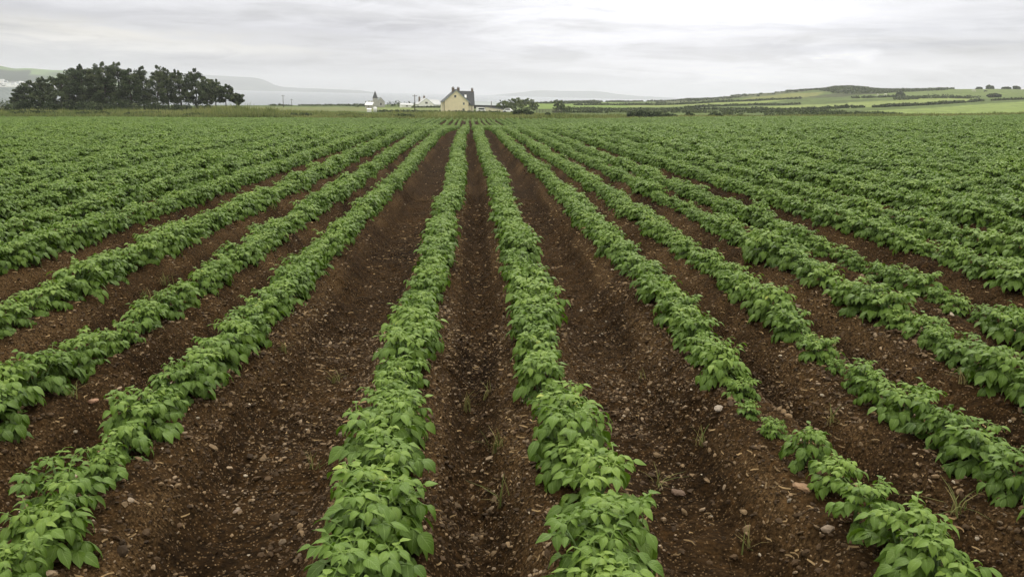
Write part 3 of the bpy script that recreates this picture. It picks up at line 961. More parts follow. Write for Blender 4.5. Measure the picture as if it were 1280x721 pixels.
def pebble(px_, py_, r, col, lab, flat=0.6):
    p = hit(px_, py_)
    b = bmesh.new(); bmesh.ops.create_icosphere(b, subdivisions=2, radius=1)
    V = np.array([v.co[:] for v in b.verts]); Fc = np.array([[v.index for v in f.verts] for f in b.faces]); b.free()
    V = V * (1 + 0.22 * np.sin(V[:, :1] * 3.1 + V[:, 1:2] * 2.3 + px_) + rng.normal(0, 0.05, (len(V), 1)))
    V = V * np.array([1.15, 0.85, flat]) * r
    m = simple("pebble", col, 0.8, 0.2, 60, 0.3)
    o = mesh_obj("stone", V, [Fc], m, None, False)
    o.location = (p[0], p[1], p[2] + r * flat * 0.4); o.rotation_euler = (0, 0, random.uniform(0, 3))
    return tag(o, lab, "stone", "larger stones lying in the furrows")


pebble(597, 622, 0.011, (0.80, 0.79, 0.76), "small bright white stone lying in the centre furrow")
pebble(117, 502, 0.022, (0.34, 0.20, 0.13), "orange brown stone beside the third row left, near the photo's edge")
pebble(164, 628, 0.021, (0.27, 0.21, 0.15), "tan stone below the second row left, largest in a group")
pebble(431, 543, 0.026, (0.20, 0.15, 0.11), "brown round stone close to the first row left")
pebble(297, 641, 0.022, (0.27, 0.20, 0.15), "pale brown stone in the wide furrow at lower left")
pebble(890, 645, 0.022, (0.34, 0.29, 0.23), "pale grey flat stone in the wide furrow right of centre")
pebble(847, 617, 0.026, (0.15, 0.10, 0.07), "dark brown round stone in the wide furrow right of centre")
pebble(1003, 610, 0.030, (0.26, 0.16, 0.09), "long rust brown stone left of the second row right", 0.45)
pebble(1035, 662, 0.020, (0.28, 0.21, 0.15), "tan stone pressed against the second row right at the bottom")
pebble(898, 512, 0.024, (0.30, 0.25, 0.20), "grey stone half way up the wide furrow right of centre")


# ------------------------------------------------------------------ foliage clouds
def leaf_cards(C, RAD, n, size, seed_tone=0.5, tone_sd=0.18, flat=0.0, aspect=0.6):
    """n small leaf faces spread through each ellipsoid; C (m,3) centres, RAD (m,3) radii"""
    C = np.asarray(C, float); RAD = np.asarray(RAD, float)
    m = len(C)
    u = rng.normal(size=(m, n, 3)); u /= np.linalg.norm(u, axis=2, keepdims=True)
    rr = rng.random((m, n, 1)) ** 0.45
    pos = C[:, None] + u * rr * RAD[:, None]
    nor = u * 0.6 + rng.normal(size=(m, n, 3)) * 0.7 + np.array([0, 0, 0.35])
    nor /= np.linalg.norm(nor, axis=2, keepdims=True)
    t = np.cross(nor, rng.normal(size=(m, n, 3))); t /= np.linalg.norm(t, axis=2, keepdims=True)
    b = np.cross(nor, t)
    sz = size * rng.uniform(0.6, 1.35, (m, n, 1))
    q = np.stack([pos - t * sz, pos - b * sz * aspect, pos + t * sz, pos + b * sz * aspect], 2)
    tone = np.clip(seed_tone + rng.normal(0, tone_sd, (m, 1)) + rng.normal(0, 0.12, (m, n)), 0, 1)
    V = q.reshape(-1, 3)
    return V, np.arange(len(V)).reshape(-1, 4), np.repeat(tone.reshape(-1), 4)


def bush(name, px_, d, w, h, label, mat='gorse', cat="bush", group=None, depth=None, n=60, size=None, tone=0.45, gz=None, py_=None):
    """rounded shrub standing on the ground"""
    p = place(px_, 140, d); gz = float(land(p[0], p[1])) if gz is None else gz
    depth = depth or w * 0.6
    k = max(5, int(14 * w / max(h, 0.5) / 2))
    C, RD = [], []
    for i in range(k):
        cx = rng.uniform(-0.5, 0.5) * w * 0.8
        cy = rng.uniform(-0.5, 0.5) * depth * 0.7
        hh = h * (1 - 0.45 * (abs(cx) / (w * 0.5)) ** 2) * rng.uniform(0.75, 1.0)
        for zz in (0.28, 0.66):
            C.append((cx + rng.normal(0, 0.05 * w), cy, hh * zz)); RD.append((h * 0.34, h * 0.34, hh * 0.34))
    V, Fc, T = leaf_cards(C, RD, n, size or max(0.12, d * 0.0009), tone)
    V[:, 2] = np.maximum(V[:, 2], -0.05)
    o = mesh_obj(name, V, [Fc], M[mat], None, False, {'tone': T})
    o.location = (p[0], p[1], gz)
    o.rotation_euler = (0, 0, -math.atan2(p[0], p[1]))
    return tag(o, label, cat, group)


def hedge(name, pts, h, w, label, step=None, n=26, size=None, tone=0.45, jitter=0.35, gap=0.0, mat='gorse', cat="hedge", group=None):
    """pts: (photo column, distance) along the hedge"""
    P_ = [place(a, 130, b)[:2] for a, b in pts]
    C, RD = [], []
    dm = np.mean([b for _, b in pts])
    step = step or h * 0.30
    size = size or max(0.2, dm * 0.0010)
    for a, b in zip(P_[:-1], P_[1:]):
        Ls = np.linalg.norm(b - a); m = max(2, int(Ls / step))
        for i in range(m):
            q = a + (b - a) * (i + rng.random()) / m
            q = q + rng.normal(0, w * 0.25, 2)
            g = float(vnoise(q[0] / (6 * h), q[1] / (6 * h), 71)) + 0.5
            if g < gap: continue
            hh = 0.75 * h * (1 - jitter + 1.6 * jitter * (g - 0.2)) * rng.uniform(0.65, 1.25)
            z = float(land(q[0], q[1]))
            C.append((q[0], q[1], z + hh * 0.45)); RD.append((h * 0.45 * rng.uniform(.7, 1.5), w * 0.5, hh * 0.55))
    V, Fc, T = leaf_cards(C, RD, n, size, tone + 0.18, 0.22)
    c = V.mean(0); c[2] = V[:, 2].min()
    o = mesh_obj(name, V - c, [Fc], M[mat], None, False, {'tone': T})
    o.location = c
    return tag(o, label, cat, group)


def tree(name, px_, d, top_py, crown_w, base_frac, label, kind, group, gz_off=0.0):
    """tapered trunk with limbs and a ragged crown of leaf clumps; height from the photo row of its top"""
    p = place(px_, 140, d); gz = float(land(p[0], p[1])) + gz_off
    H = place(px_, top_py, d)[2] - gz
    t = thing(name, label, "tree", (p[0], p[1], gz), random.uniform(0, 6.28), group)
    tr = MB()
    lean = rng.normal(0, 0.05, 2)
    n = 7
    path = [np.array([lean[0] * H * (k / n) ** 1.5 + rng.normal(0, 0.06) * (k > 0), lean[1] * H * (k / n) ** 1.5 + rng.normal(0, 0.06) * (k > 0), -0.2 + (H * 0.93 + 0.2) * k / n]) for k in range(n + 1)]
    r0 = 0.018 * H + 0.05
    tr.tube(path, [r0 * (1 - 0.85 * k / n) for k in range(n + 1)], 7)
    C, RD = [], []
    nb = (40 if px_ < 176 else 29) if kind == 'pine' else 20
    for i in range(nb):
        f = base_frac + (0.97 - base_frac) * (i + rng.random()) / nb
        j = min(int(f * 0.98 * n), n - 1); s0 = path[j] + (path[j + 1] - path[j]) * (f * 0.98 * n - j)
        a = i * 2.4 + rng.normal(0, 0.4)
        prof = (math.sin(math.pi * min(1, 0.30 + 0.62 * (f - base_frac) / (1 - base_frac))) ** 0.6) if kind == 'pine' else math.sin(math.pi * (0.18 + 0.75 * (f - base_frac) / (1 - base_frac))) ** 0.7
        ln = crown_w * 0.5 * prof * rng.uniform(0.6, 1.12)
        rise = rng.uniform(0.0, 0.4) if kind == 'pine' else rng.uniform(0.2, 0.6)
        tip = s0 + np.array([math.cos(a) * ln, math.sin(a) * ln, rise * ln])
        mid = (s0 + tip) / 2 + np.array([0, 0, -0.06 * ln])
        tr.tube([s0, mid, tip], [r0 * 0.34 * (1 - 0.6 * f), r0 * 0.22 * (1 - 0.6 * f), 0.02], 5)
        for q in ((0.55, 0.85, 1.0) if ln > 1.2 else (0.8, 1.0)):
            c = s0 + (tip - s0) * q + rng.normal(0, 0.18, 3)
            rad = (0.050 * H + 0.155 * ln) * rng.uniform(0.55, 1.25)
            C.append(c + np.array([0, 0, 0.12])); RD.append((rad, rad, rad * (0.72 if kind == 'pine' else 0.8)))
    for q in range(3): C.append(path[-1] + np.array([rng.normal(0, 0.05 * H), rng.normal(0, 0.05 * H), H * rng.uniform(0.0, 0.06)])); RD.append((0.026 * H, 0.026 * H, 0.045 * H))
    tr.build("trunk", M['bark'], t, True)
    V, Fc, T = leaf_cards(C, RD, 95 if kind == 'pine' else 60, 0.15 if kind == 'pine' else 0.18, 0.45 if kind == 'pine' else 0.62, 0.24)
    mesh_obj("crown", V, [Fc], M['pine'] if kind == 'pine' else M['broad'], t, False, {'tone': T})
    return t


PINES = [  # photo column, distance, row of the top, crown width, crown start
    (25, 204, 113, 3.4, 0.03, "low pine at the far left end of the dark stand, beside the grey roof"),
    (40, 199, 101, 4.8, 0.03, "spiky pine second from the left end of the stand"),
    (60, 206, 97, 4.2, 0.05, "slim pine with narrow pointed top, third from the stand's left end"),
    (78, 198, 92, 5.6, 0.06, "broad pine stepping up to the tall left block of the stand"),
    (93, 207, 87, 5.6, 0.10, "pine behind the broad one, just left of the stand's first tall top"),
    (106, 201, 81, 6.0, 0.08, "tall pine with ragged forked top in the stand's left half"),
    (122, 209, 86, 5.4, 0.10, "pine filling the notch between the stand's two tallest tops"),
    (134, 200, 79, 6.0, 0.10, "tallest pine of the stand with a blunt top, left of its companion"),
    (151, 203, 79, 6.6, 0.10, "tallest pine of the stand with a wide rounded top"),
    (166, 198, 86, 5.2, 0.08, "pine just left of the pale notch in the middle of the stand"),
    (181, 205, 84, 4.4, 0.22, "slender pine at the pale notch with bare lower trunk"),
    (197, 199, 83, 5.6, 0.22, "tall pine immediately right of the stand's pale notch"),
    (212, 206, 87, 5.2, 0.22, "pine with sky showing round its trunk, right half of the stand"),
    (228, 201, 88, 5.4, 0.22, "open crowned pine sixth from the stand's right end"),
    (246, 203, 87, 4.6, 0.22, "thin topped pine before the stand slopes down to the right"),
    (259, 199, 97, 4.0, 0.25, "medium pine on the falling right shoulder of the stand"),
    (271, 204, 99, 4.2, 0.38, "lower pine on the right shoulder of the stand"),
    (283, 200, 106, 3.4, 0.45, "short leaning pine second from the stand's right end"),
    (297, 202, 117, 2.8, 0.5, "small wind bent pine at the right end of the stand"),
]
for (a, b, c, w, bf, lab) in PINES:
    tree("pine_tree", a, b, c, w, bf, lab, 'pine', "dark pines in the stand left of the field")
for (a, b, w, h, lab) in [(30, 197, 5, 3.2, "dark undergrowth bush under the left end of the pine stand"), (75, 196, 6, 3.4, "dark undergrowth bush under the broad left pines"),
                          (115, 196, 7, 3.0, "dark undergrowth bush below the stand's first tall top"), (155, 196, 7, 3.2, "dark undergrowth bush below the widest rounded pine"),
                          (195, 197, 6, 2.8, "dark undergrowth bush right of the stand's notch"), (228, 197, 5, 2.4, "dark undergrowth bush below the open crowned pines")]:
    bush("bush", a, b, w, h, lab, 'pine', "bush", "undergrowth bushes beneath the pines", tone=0.4)
bush("bush", 258, 196, 6.5, 2.0, "olive green bush at the right foot of the pine stand", 'gorse', tone=0.75)
bush("bush", 292, 194, 7, 1.7, "low olive bush beyond the right end of the pine stand", 'gorse', tone=0.8)
bush("bush", 2, 190, 3.4, 3.4, "dark rounded bush cut by the photo's left edge", 'pine', tone=0.4)

for i, (a, b, w, h) in enumerate([(45, 172, 8, 1.0), (120, 168, 7, 0.9), (190, 160, 9, 1.1), (250, 150, 7, 1.0), (300, 146, 9, 1.2), (335, 148, 5, 0.9), (375, 152, 5, 1.0), (440, 152, 6, 0.9), (505, 152, 5, 0.8)]):
    wh = ["first", "second", "third", "fourth", "fifth", "sixth", "seventh", "eighth", "ninth"][i]
    bush("bush", a, b, w, h, f"low green shrub in the rough grass strip, {wh} from the photo's left edge", 'gorse', "bush", "low shrubs in the rough grass strip", tone=0.5, n=90)
# dark bushes and scrub at the right end of the crop
EDGEB = [(800, 142, 4.6, 1.6, "wide dark bush on the crop's far edge, largest of four"), (822, 143, 3.2, 1.3, "middle sized dark bush touching the wide one"),
         (837, 150, 3.0, 0.95, "flat dark bush right of the touching pair"), (862, 149, 1.5, 1.25, "narrow upright dark bush standing alone at the crop's far edge"),
         (896, 152, 2.8, 1.1, "rounded dark bush at the crop's far edge, right of the narrow one"), (653, 166, 4.5, 1.5, "dark green rounded shrub below the road trees"),
         (685, 160, 1.0, 0.9, "small dark shrub left of the tall tree's foot")]
for (a, b, w, h, lab) in EDGEB:
    bush("bush", a, b, w, h, lab, 'pine' if a > 700 else 'gorse', "bush", "dark bushes along the far edge of the crop", tone=0.28 if a > 700 else 0.35, n=140)

for (a, b, top, w, bf, lab) in [(628, 318, 127.5, 5.5, 0.10, "olive green tree left of the dark round tree by the road"), (641, 300, 124.5, 6.5, 0.08, "dark round tree in the road group right of the house"),
                                (655, 312, 125.0, 6.5, 0.08, "broad grey green tree right of the dark round one"), (667, 322, 129.5, 4.0, 0.1, "small pale green tree at the group's right end"),
                                (698, 300, 126.0, 5.0, 0.12, "lone rounded tree standing right of the roadside group")]:
    tree("roadside_tree", a, b, top, w, bf, lab, 'broad', "trees by the road right of the house")
bush("bush", 707, 304, 3.2, 2.6, "pale shrub leaning against the lone rounded tree", 'broad', tone=0.55)

HEDGES = [
    ([(700, 400), (800, 405), (905, 410), (1000, 415), (1045, 420)], 1.9, 2.2, "long hedge crossing the low ground below the light green field", 0.0, 0.45),
    ([(1035, 425), (1100, 440), (1180, 500), (1235, 570), (1300, 610)], 2.0, 2.4, "broken hedge climbing along the near edge of the large light field", 0.30, 0.4),
    ([(760, 300), (850, 305), (950, 310), (1060, 300)], 1.7, 5.0, "belt of rough scrub behind the dark bushes", 0.12, 0.5),
    ([(720, 340), (800, 350), (900, 350), (1030, 345)], 1.6, 5.0, "second belt of scrub rising behind the rough belt", 0.15, 0.5),
    ([(900, 240), (960, 245), (1060, 235), (1120, 250)], 1.2, 4.0, "low dark scrub bordering the crop at right", 0.25, 0.42),
    ([(720, 560), (780, 590), (850, 625), (930, 690), (1000, 730)], 2.4, 3.0, "dark hedge above the pale field left of the hill", 0.12, 0.4),
    ([(860, 490), (920, 540), (1000, 610)], 2.2, 2.6, "short hedge slanting up at the left of the large light field", 0.1, 0.4),
    ([(1120, 640), (1150, 655), (1180, 660), (1215, 640)], 4.0, 6.0, "thick dark hedge in the middle of the right hillside", 0.0, 0.35),
    ([(1065, 690), (1115, 690), (1150, 665)], 2.4, 3.0, "patchy hedge along the top of the large light field", 0.32, 0.4),
    ([(980, 946), (1010, 930), (1035, 925)], 2.2, 3.0, "hedge on the skyline left of the dark hilltop", 0.25, 0.4),
    ([(1085, 930), (1130, 935), (1190, 935)], 3.0, 3.5, "bushy hedge on the skyline right of the dark hilltop", 0.2, 0.4),
    ([(700, 830), (760, 845), (830, 840), (900, 900)], 2.2, 3.0, "thin hedge on the low skyline left of the hill", 0.15, 0.4),
    ([(595, 640), (640, 655), (700, 680), (750, 700)], 3.0, 3.0, "far dark hedge behind the grey roofed barn", 0.05, 0.4),
    ([(340, 520), (400, 530), (460, 520)], 1.9, 3.0, "low hedge along the cliff top in front of the sea", 0.2, 0.42),
    ([(448, 470), (460, 468)], 4.6, 4.0, "dark clump of shrubs left of the white roofed cottage", 0.0, 0.35),
    ([(484, 500), (500, 498), (522, 495)], 4.8, 5.0, "dark belt of shrubs between the stone church and the white bungalow", 0.0, 0.38),
    ([(472, 288), (500, 288), (522, 288)], 1.0, 1.2, "clipped dark hedge in front of the pale lawn left of the house", 0.0, 0.3),
    ([(522, 292), (552, 290)], 1.1, 1.4, "darker hedge running up to the house's left corner", 0.0, 0.3),
    ([(516, 432), (552, 432)], 1.6, 1.6, "garden hedge in front of the white bungalow", 0.0, 0.35),
    ([(558, 262), (590, 262), (625, 262)], 1.0, 1.6, "low green hedge at the foot of the cream house", 0.0, 0.5),
    ([(690, 285), (760, 288)], 1.3, 1.5, "low dark hedge right of the lone tree", 0.2, 0.4),
]
for pts, h, w, lab, gap, tone in HEDGES:
    hedge("hedge", pts, h, w, lab, gap=gap, tone=tone, group="hedges and scrub beyond the field")
for (a, b, w, h, lab) in [(1232, 940, 7, 4.2, "round bush on the right skyline, largest of the row"), (1265, 940, 6, 3.2, "smaller round bush on the right skyline near the edge"),
                          (1219, 942, 5, 2.2, "low bush on the skyline left of the round one"), (1253, 942, 8, 2.0, "flat bush on the skyline between two round ones"),
                          (1122, 700, 7, 3.6, "lone bush high in the pasture below the dark hilltop"), (1240, 660, 9, 3.0, "bush at the right end of the hillside hedge")]:
    bush("bush", a, b, w, h, lab, 'gorse', "bush", "bushes on the right hillside", tone=0.35)

# gorse cover on the dark hilltop: too many to count
C, RD = [], []
for i in range(900):
    pxx = rng.uniform(1024, 1185); dist = rng.uniform(790, 985)
    if not in_poly(np.array([pxx]), np.array([dist]), HEATH[0][0])[0]: continue
    q = place(pxx, 120, dist); z = float(land(q[0], q[1]))
    C.append((q[0], q[1], z + 0.5)); RD.append((2.6, 2.6, 1.1))
for i in range(500):
    pxx = rng.uniform(820, 1030); dist = rng.uniform(700, 960)
    if not in_poly(np.array([pxx]), np.array([dist]), HEATH[2][0])[0] or rng.random() < 0.4: continue
    q = place(pxx, 120, dist); z = float(land(q[0], q[1]))
    C.append((q[0], q[1], z + 0.3)); RD.append((2.4, 2.4, 0.8))
V, Fc, T = leaf_cards(C, RD, 24, 0.8, 0.52, 0.25)
tag(mesh_obj("gorse", V, [Fc], M['gorse'], None, False, {'tone': T}), "dark gorse scrub covering the hilltop on the right", "gorse", kind="stuff")

# rough grass between the crop and the trees
n = 26000
a = rng.uniform(R(-35), R(40), n)
e = np.interp(a, _edge_az, _edge_d)
d = e + 1.0 + rng.random(n) ** 1.5 * 62
x, y = d * np.sin(a), d * np.cos(a)
dens = vnoise(x / 9, y / 9, 81) + 0.6 * vnoise(x / 3, y / 3, 82)
z = land(x, y)
h = (0.55 + 0.9 * np.clip(dens + 0.15, 0, 1)) * rng.uniform(0.6, 1.2, n)
h *= np.where(a < R(-8), 1.2, 0.8) * (1 + 0.7 * np.exp(-((a - bearing(285)) / 0.05) ** 2))
tone0 = np.clip(0.45 + 0.5 * vnoise(x / 6, y / 6, 83) + rng.normal(0, 0.14, n), 0, 1)
V, T = [], []
for j in range(5):
    ang = rng.uniform(0, 6.28, n); off = rng.normal(0, 0.16, (n, 2)); w = rng.uniform(0.05, 0.12, n); le = rng.normal(0, 0.25, (n, 2)) * h[:, None]
    hh = h * rng.uniform(0.6, 1.1, n)
    b0 = np.stack([x + off[:, 0] - np.cos(ang) * w, y + off[:, 1] - np.sin(ang) * w, z - 0.05], -1)
    b1 = np.stack([x + off[:, 0] + np.cos(ang) * w, y + off[:, 1] + np.sin(ang) * w, z - 0.05], -1)
    tp = np.stack([x + off[:, 0] + le[:, 0], y + off[:, 1] + le[:, 1], z + hh], -1)
    V.append(np.stack([b0, b1, tp], 1)); T.append(np.stack([tone0, tone0, np.clip(tone0 + 0.12, 0, 1)], 1))
V = np.concatenate(V).reshape(-1, 3); T = np.concatenate(T).reshape(-1)
tag(mesh_obj("grass", V, [np.arange(len(V)).reshape(-1, 3)], M['grass'], None, False, {'tone': T}), "rough tall grass strip between the potato crop and the trees", "grass", kind="stuff")


# ------------------------------------------------------------------ buildings
def ground_thing(name, px_, d, label, cat, group=None, turn=0.0, dz=0.0):
    p = place(px_, 140, d)
    return thing(name, label, cat, (p[0], p[1], float(land(p[0], p[1])) + dz), -math.atan2(p[0], p[1]) + turn, group)


def window(parent, x0, x1, y, z0, z1, glass_only=False):
    w = MB().box(x0 - .07, x1 + .07, y - .05, y + .05, z0 - .07, z0).box(x0 - .07, x1 + .07, y - .05, y + .05, z1, z1 + .07)
    w.box(x0 - .07, x0, y - .05, y + .05, z0, z1).box(x1, x1 + .07, y - .05, y + .05, z0, z1)
    w.box((x0 + x1) / 2 - .025, (x0 + x1) / 2 + .025, y - .045, y + .045, z0, z1)
    f = w.build("window", M['frame'], parent)
    MB().box(x0, x1, y - .02, y + .06, z0, z1).build("pane", M['glass'], f)
    return f


def chimney(parent, x, y, z0, z1, w=0.9, dp=0.6):
    c = MB().box(x - w / 2, x + w / 2, y - dp / 2, y + dp / 2, z0, z1).box(x - w / 2 - .07, x + w / 2 + .07, y - dp / 2 - .07, y + dp / 2 + .07, z1, z1 + .14).build("chimney", M['chimney'], parent)
    pt = MB()
    for s_ in (-0.2, 0.2): pt.tube([(x + s_, y, z1 + .14), (x + s_, y, z1 + .5)], [0.13, 0.1], 8)
    pt.build("chimney_pot", M['chimney'], c)


def gable_roof_y(m, x0, x1, y0, y1, ze, zr, oh=0.35, th=0.2):
    xm = (x0 + x1) / 2; s = (zr - ze) / (xm - x0)
    for sg, xe in ((-1, x0 - oh), (1, x1 + oh)):
        zl = ze - s * oh + th
        m.slab((xe, y0 - oh * .5, zl), (xm, y0 - oh * .5, zr + th), (xm, y1 + oh * .5, zr + th), (xe, y1 + oh * .5, zl), th * 0.8)


def gable_roof_x(m, x0, x1, y0, y1, ze, zr, oh=0.35, th=0.2):
    ym = (y0 + y1) / 2; s = (zr - ze) / (ym - y0)
    for ye in (y0 - oh, y1 + oh):
        zl = ze - s * oh + th
        m.slab((x0 - oh * .5, ye, zl), (x1 + oh * .5, ye, zl), (x1 + oh * .5, ym, zr + th), (x0 - oh * .5, ym, zr + th), th * 0.8)


# cream house
h = ground_thing("farmhouse", 570.5, 280, "cream rendered farmhouse with dark slate roof and three chimneys beyond the crop", "house", None, R(4), -0.2)
MB().gable_y(-4.3, 4.1, 0, 10, 0, 4.0, 7.75).build("wall", M['cream'], h)
MB().gable_x(1.2, 6.1, 1.4, 9.0, 0, 2.95, 7.2).build("wall", M['palecream'], h)
MB().box(-5.1, -4.28, 1.0, 4.5, 0, 3.7).build("porch", M['palecream'], h)
rf = MB(); gable_roof_y(rf, -4.3, 4.1, 0.05, 10, 4.0, 7.75, 0.55); roof = rf.build("roof", M['slate'], h)
vg = MB()
for sg in (-1, 1):
    xe = -0.1 + sg * 4.85; zl = 4.0 - (3.75 / 4.2) * 0.55 + 0.12
    vg.slab((xe, -0.30, zl), (-0.1, -0.30, 7.80), (-0.1, -0.20, 7.80), (xe, -0.20, zl), 0.32)
vg.build("bargeboard", M['greyroof'], roof)
rf = MB(); gable_roof_x(rf, 0.6, 6.2, 1.4, 9.0, 2.95, 7.2, 0.35); roof2 = rf.build("roof", M['slate'], h)
sl = (7.2 - 2.95) / 3.8
MB().slab((3.0, 3.2, 2.95 + sl * 1.8 + .30), (3.7, 3.2, 2.95 + sl * 1.8 + .30), (3.7, 4.0, 2.95 + sl * 2.6 + .30), (3.0, 4.0, 2.95 + sl * 2.6 + .30), 0.12).build("skylight", M['whitemetal'], roof2)
MB().slab((-5.3, 0.8, 3.72), (-4.25, 0.8, 4.05), (-4.25, 4.7, 4.05), (-5.3, 4.7, 3.72), 0.12).build("porch_roof", M['slate'], h)
chimney(h, -1.15, 0.7, 6.3, 8.25); chimney(h, 0.95, 5.2, 6.6, 8.25); chimney(h, 5.75, 5.2, 6.5, 8.05, 0.7)
window(h, -0.75, -0.15, 0.0, 5.2, 5.95); window(h, 2.25, 2.75, 0.0, 2.85, 3.55); window(h, 2.1, 2.75, 0.0, 0.75, 1.55)
MB().tube([(-4.1, -0.08, 0.05), (-4.1, -0.08, 3.9)], 0.07, 6).build("downpipe", M['darkwood'], h)
MB().tube([(5.4, 1.30, 0.05), (5.4, 1.30, 2.9)], 0.06, 6).build("downpipe", M['darkwood'], h)
MB().box(4.3, 5.0, 0.8, 1.35, 0, 0.9).build("oil_tank", M['darkwood'], h)

# horsebox / white vehicle beside the house
v = ground_thing("parked_van", 601, 278, "white van parked between the cream house and the low shed", "van", None, R(25))
MB().hexa([(-1.5, -.85, .35), (1.5, -.85, .35), (1.5, .85, .35), (-1.5, .85, .35), (-1.42, -.78, 1.75), (1.05, -.78, 1.75), (1.05, .78, 1.75), (-1.42, .78, 1.75)]).build("body", M['whitemetal'], v)
MB().box(-1.2, 0.9, -.842, -.80, 1.0, 1.5).build("side_window", M['glass'], v)
MB().slab((1.13, -.7, 1.62), (1.42, -.7, 0.95), (1.42, .7, 0.95), (1.13, .7, 1.62), 0.04).build("windscreen", M['glass'], v)
for xx in (-0.9, 0.9):
    for s_ in (-1, 1):
        MB().tube([(xx, s_ * .70, .33), (xx, s_ * .90, .33)], 0.33, 12).build("wheel", M['rubber'], v)
c = ground_thing("parked_car", 636, 276, "white car parked right of the low cream shed", "car", None, R(-15))
MB().hexa([(-1.9, -.8, .3), (1.9, -.8, .3), (1.9, .8, .3), (-1.9, .8, .3), (-1.85, -.75, .85), (1.8, -.75, .8), (1.8, .75, .8), (-1.85, .75, .85)]).hexa([(-1.5, -.72, .85), (1.0, -.72, .83), (1.0, .72, .83), (-1.5, .72, .85), (-1.1, -.6, 1.4), (.45, -.6, 1.4), (.45, .6, 1.4), (-1.1, .6, 1.4)]).build("body", M['whitemetal'], c)
MB().hexa([(-1.25, -.735, .92), (.78, -.735, .92), (.70, -.70, .92), (-1.2, -.70, .92), (-1.0, -.645, 1.3), (.42, -.645, 1.3), (.40, -.62, 1.3), (-.98, -.62, 1.3)]).build("side_window", M['glass'], c)
for xx in (-1.15, 1.15):
    for s_ in (-1, 1):
        MB().tube([(xx, s_ * .62, .32), (xx, s_ * .83, .32)], 0.32, 12).build("wheel", M['rubber'], c)

# low cream shed
s = ground_thing("shed", 617, 282, "low cream walled shed with a lean-to roof right of the house", "shed", None, R(-3))
MB().hexa([(-2.9, 0, -.3), (3.1, 0, -.3), (3.1, 3.5, -.3), (-2.9, 3.5, -.3), (-2.9, 0, 1.75), (3.1, 0, 1.05), (3.1, 3.5, 1.05), (-2.9, 3.5, 1.75)]).build("wall", M['palecream'], s)
MB().slab((-3.05, -.15, 1.88), (3.25, -.15, 1.16), (3.25, 3.65, 1.16), (-3.05, 3.65, 1.88), .12).build("roof", M['slate'], s)
MB().box(3.12, 3.9, .3, 2.5, -.3, 1.0).build("door", M['darkwood'], s)

# long barn
b = ground_thing("barn", 612, 400, "long low barn with pale grey roof and dark boarded side", "barn", None, R(2), -0.3)
MB().gable_x(-9.5, 9.5, 0, 9, 0, 1.95, 3.5).build("wall", M['darkwood'], b)
rf = MB(); gable_roof_x(rf, -9.5, 9.5, 0, 9, 1.95, 3.5, 0.4, 0.15); rf.build("roof", M['greyroof'], b)

# white bungalow
b = ground_thing("bungalow", 534, 440, "white bungalow with pale grey roof and two chimneys left of the cream house", "house", None, R(12), -0.2)
MB().gable_y(-4.6, 3.6, 0, 9, 0, 1.9, 4.9).build("wall", M['white'], b)
MB().gable_x(2.4, 7.4, 2.0, 8.6, 0, 1.8, 4.1).build("wall", M['white'], b)
rf = MB(); gable_roof_y(rf, -4.6, 3.6, 0.1, 9, 1.9, 4.9, 0.4); rf.build("roof", M['paleroof'], b)
rf = MB(); gable_roof_x(rf, 1.6, 7.5, 2.0, 8.6, 1.8, 4.1, 0.3); rf.build("roof", M['paleroof'], b)
chimney(b, -3.0, 6, 2.8, 5.4); chimney(b, -0.5, 5.5, 4.6, 5.9)
window(b, -1.0, 0.2, 0, 2.2, 3.1)
o = ground_thing("outbuilding", 509, 455, "low white outbuilding left of the utility pole", "outbuilding", None, R(8), -0.2)
MB().gable_x(-3.6, 3.4, 0, 4, 0, 1.5, 2.3).build("wall", M['white'], o)
rf = MB(); gable_roof_x(rf, -3.6, 3.4, 0, 4, 1.5, 2.3, 0.2, 0.12); rf.build("roof", M['paleroof'], o)
window(o, -0.6, 0.4, 0, 0.6, 1.2)

# stone church with a spire
c = ground_thing("church", 470, 480, "grey stone church with pointed spire in the distance left of the house", "church", None, R(20), -0.2)
MB().box(-1.1, 1.1, 0, 2.2, 0, 5.2).build("tower", M['stonewall'], c)
MB().add([(-1.2, -.1, 5.2), (1.2, -.1, 5.2), (1.2, 2.3, 5.2), (-1.2, 2.3, 5.2), (0, 1.1, 9.4)], [(0, 3, 2, 1)], [(0, 1, 4), (1, 2, 4), (2, 3, 4), (3, 0, 4)]).build("spire", M['slate'], c)
MB().gable_y(0.9, 5.6, 0.5, 9, 0, 3.1, 5.6).build("wall", M['stonewall'], c)
rf = MB(); gable_roof_y(rf, 0.9, 5.6, 0.6, 9, 3.1, 5.6, 0.25); rf.build("roof", M['greyroof'], c)
MB().gable_x(-3.4, -1.12, 0.4, 3.4, 0, 2.2, 3.6).build("wall", M['stonewall'], c)
window(c, 2.7, 3.7, 0.5, 1.2, 2.6)
c = ground_thing("cottage", 461, 440, "small cottage with a bright white roof left of the church", "cottage", None, R(-20), -0.2)
MB().gable_x(-2.0, 2.0, 0, 4, 0, 1.8, 3.1).build("wall", M['stonewall'], c)
rf = MB(); gable_roof_x(rf, -2.0, 2.0, 0, 4, 1.8, 3.1, 0.3, .15); rf.build("roof", M['whitemetal'], c)
window(c, -0.5, 0.4, 0, 0.7, 1.3)

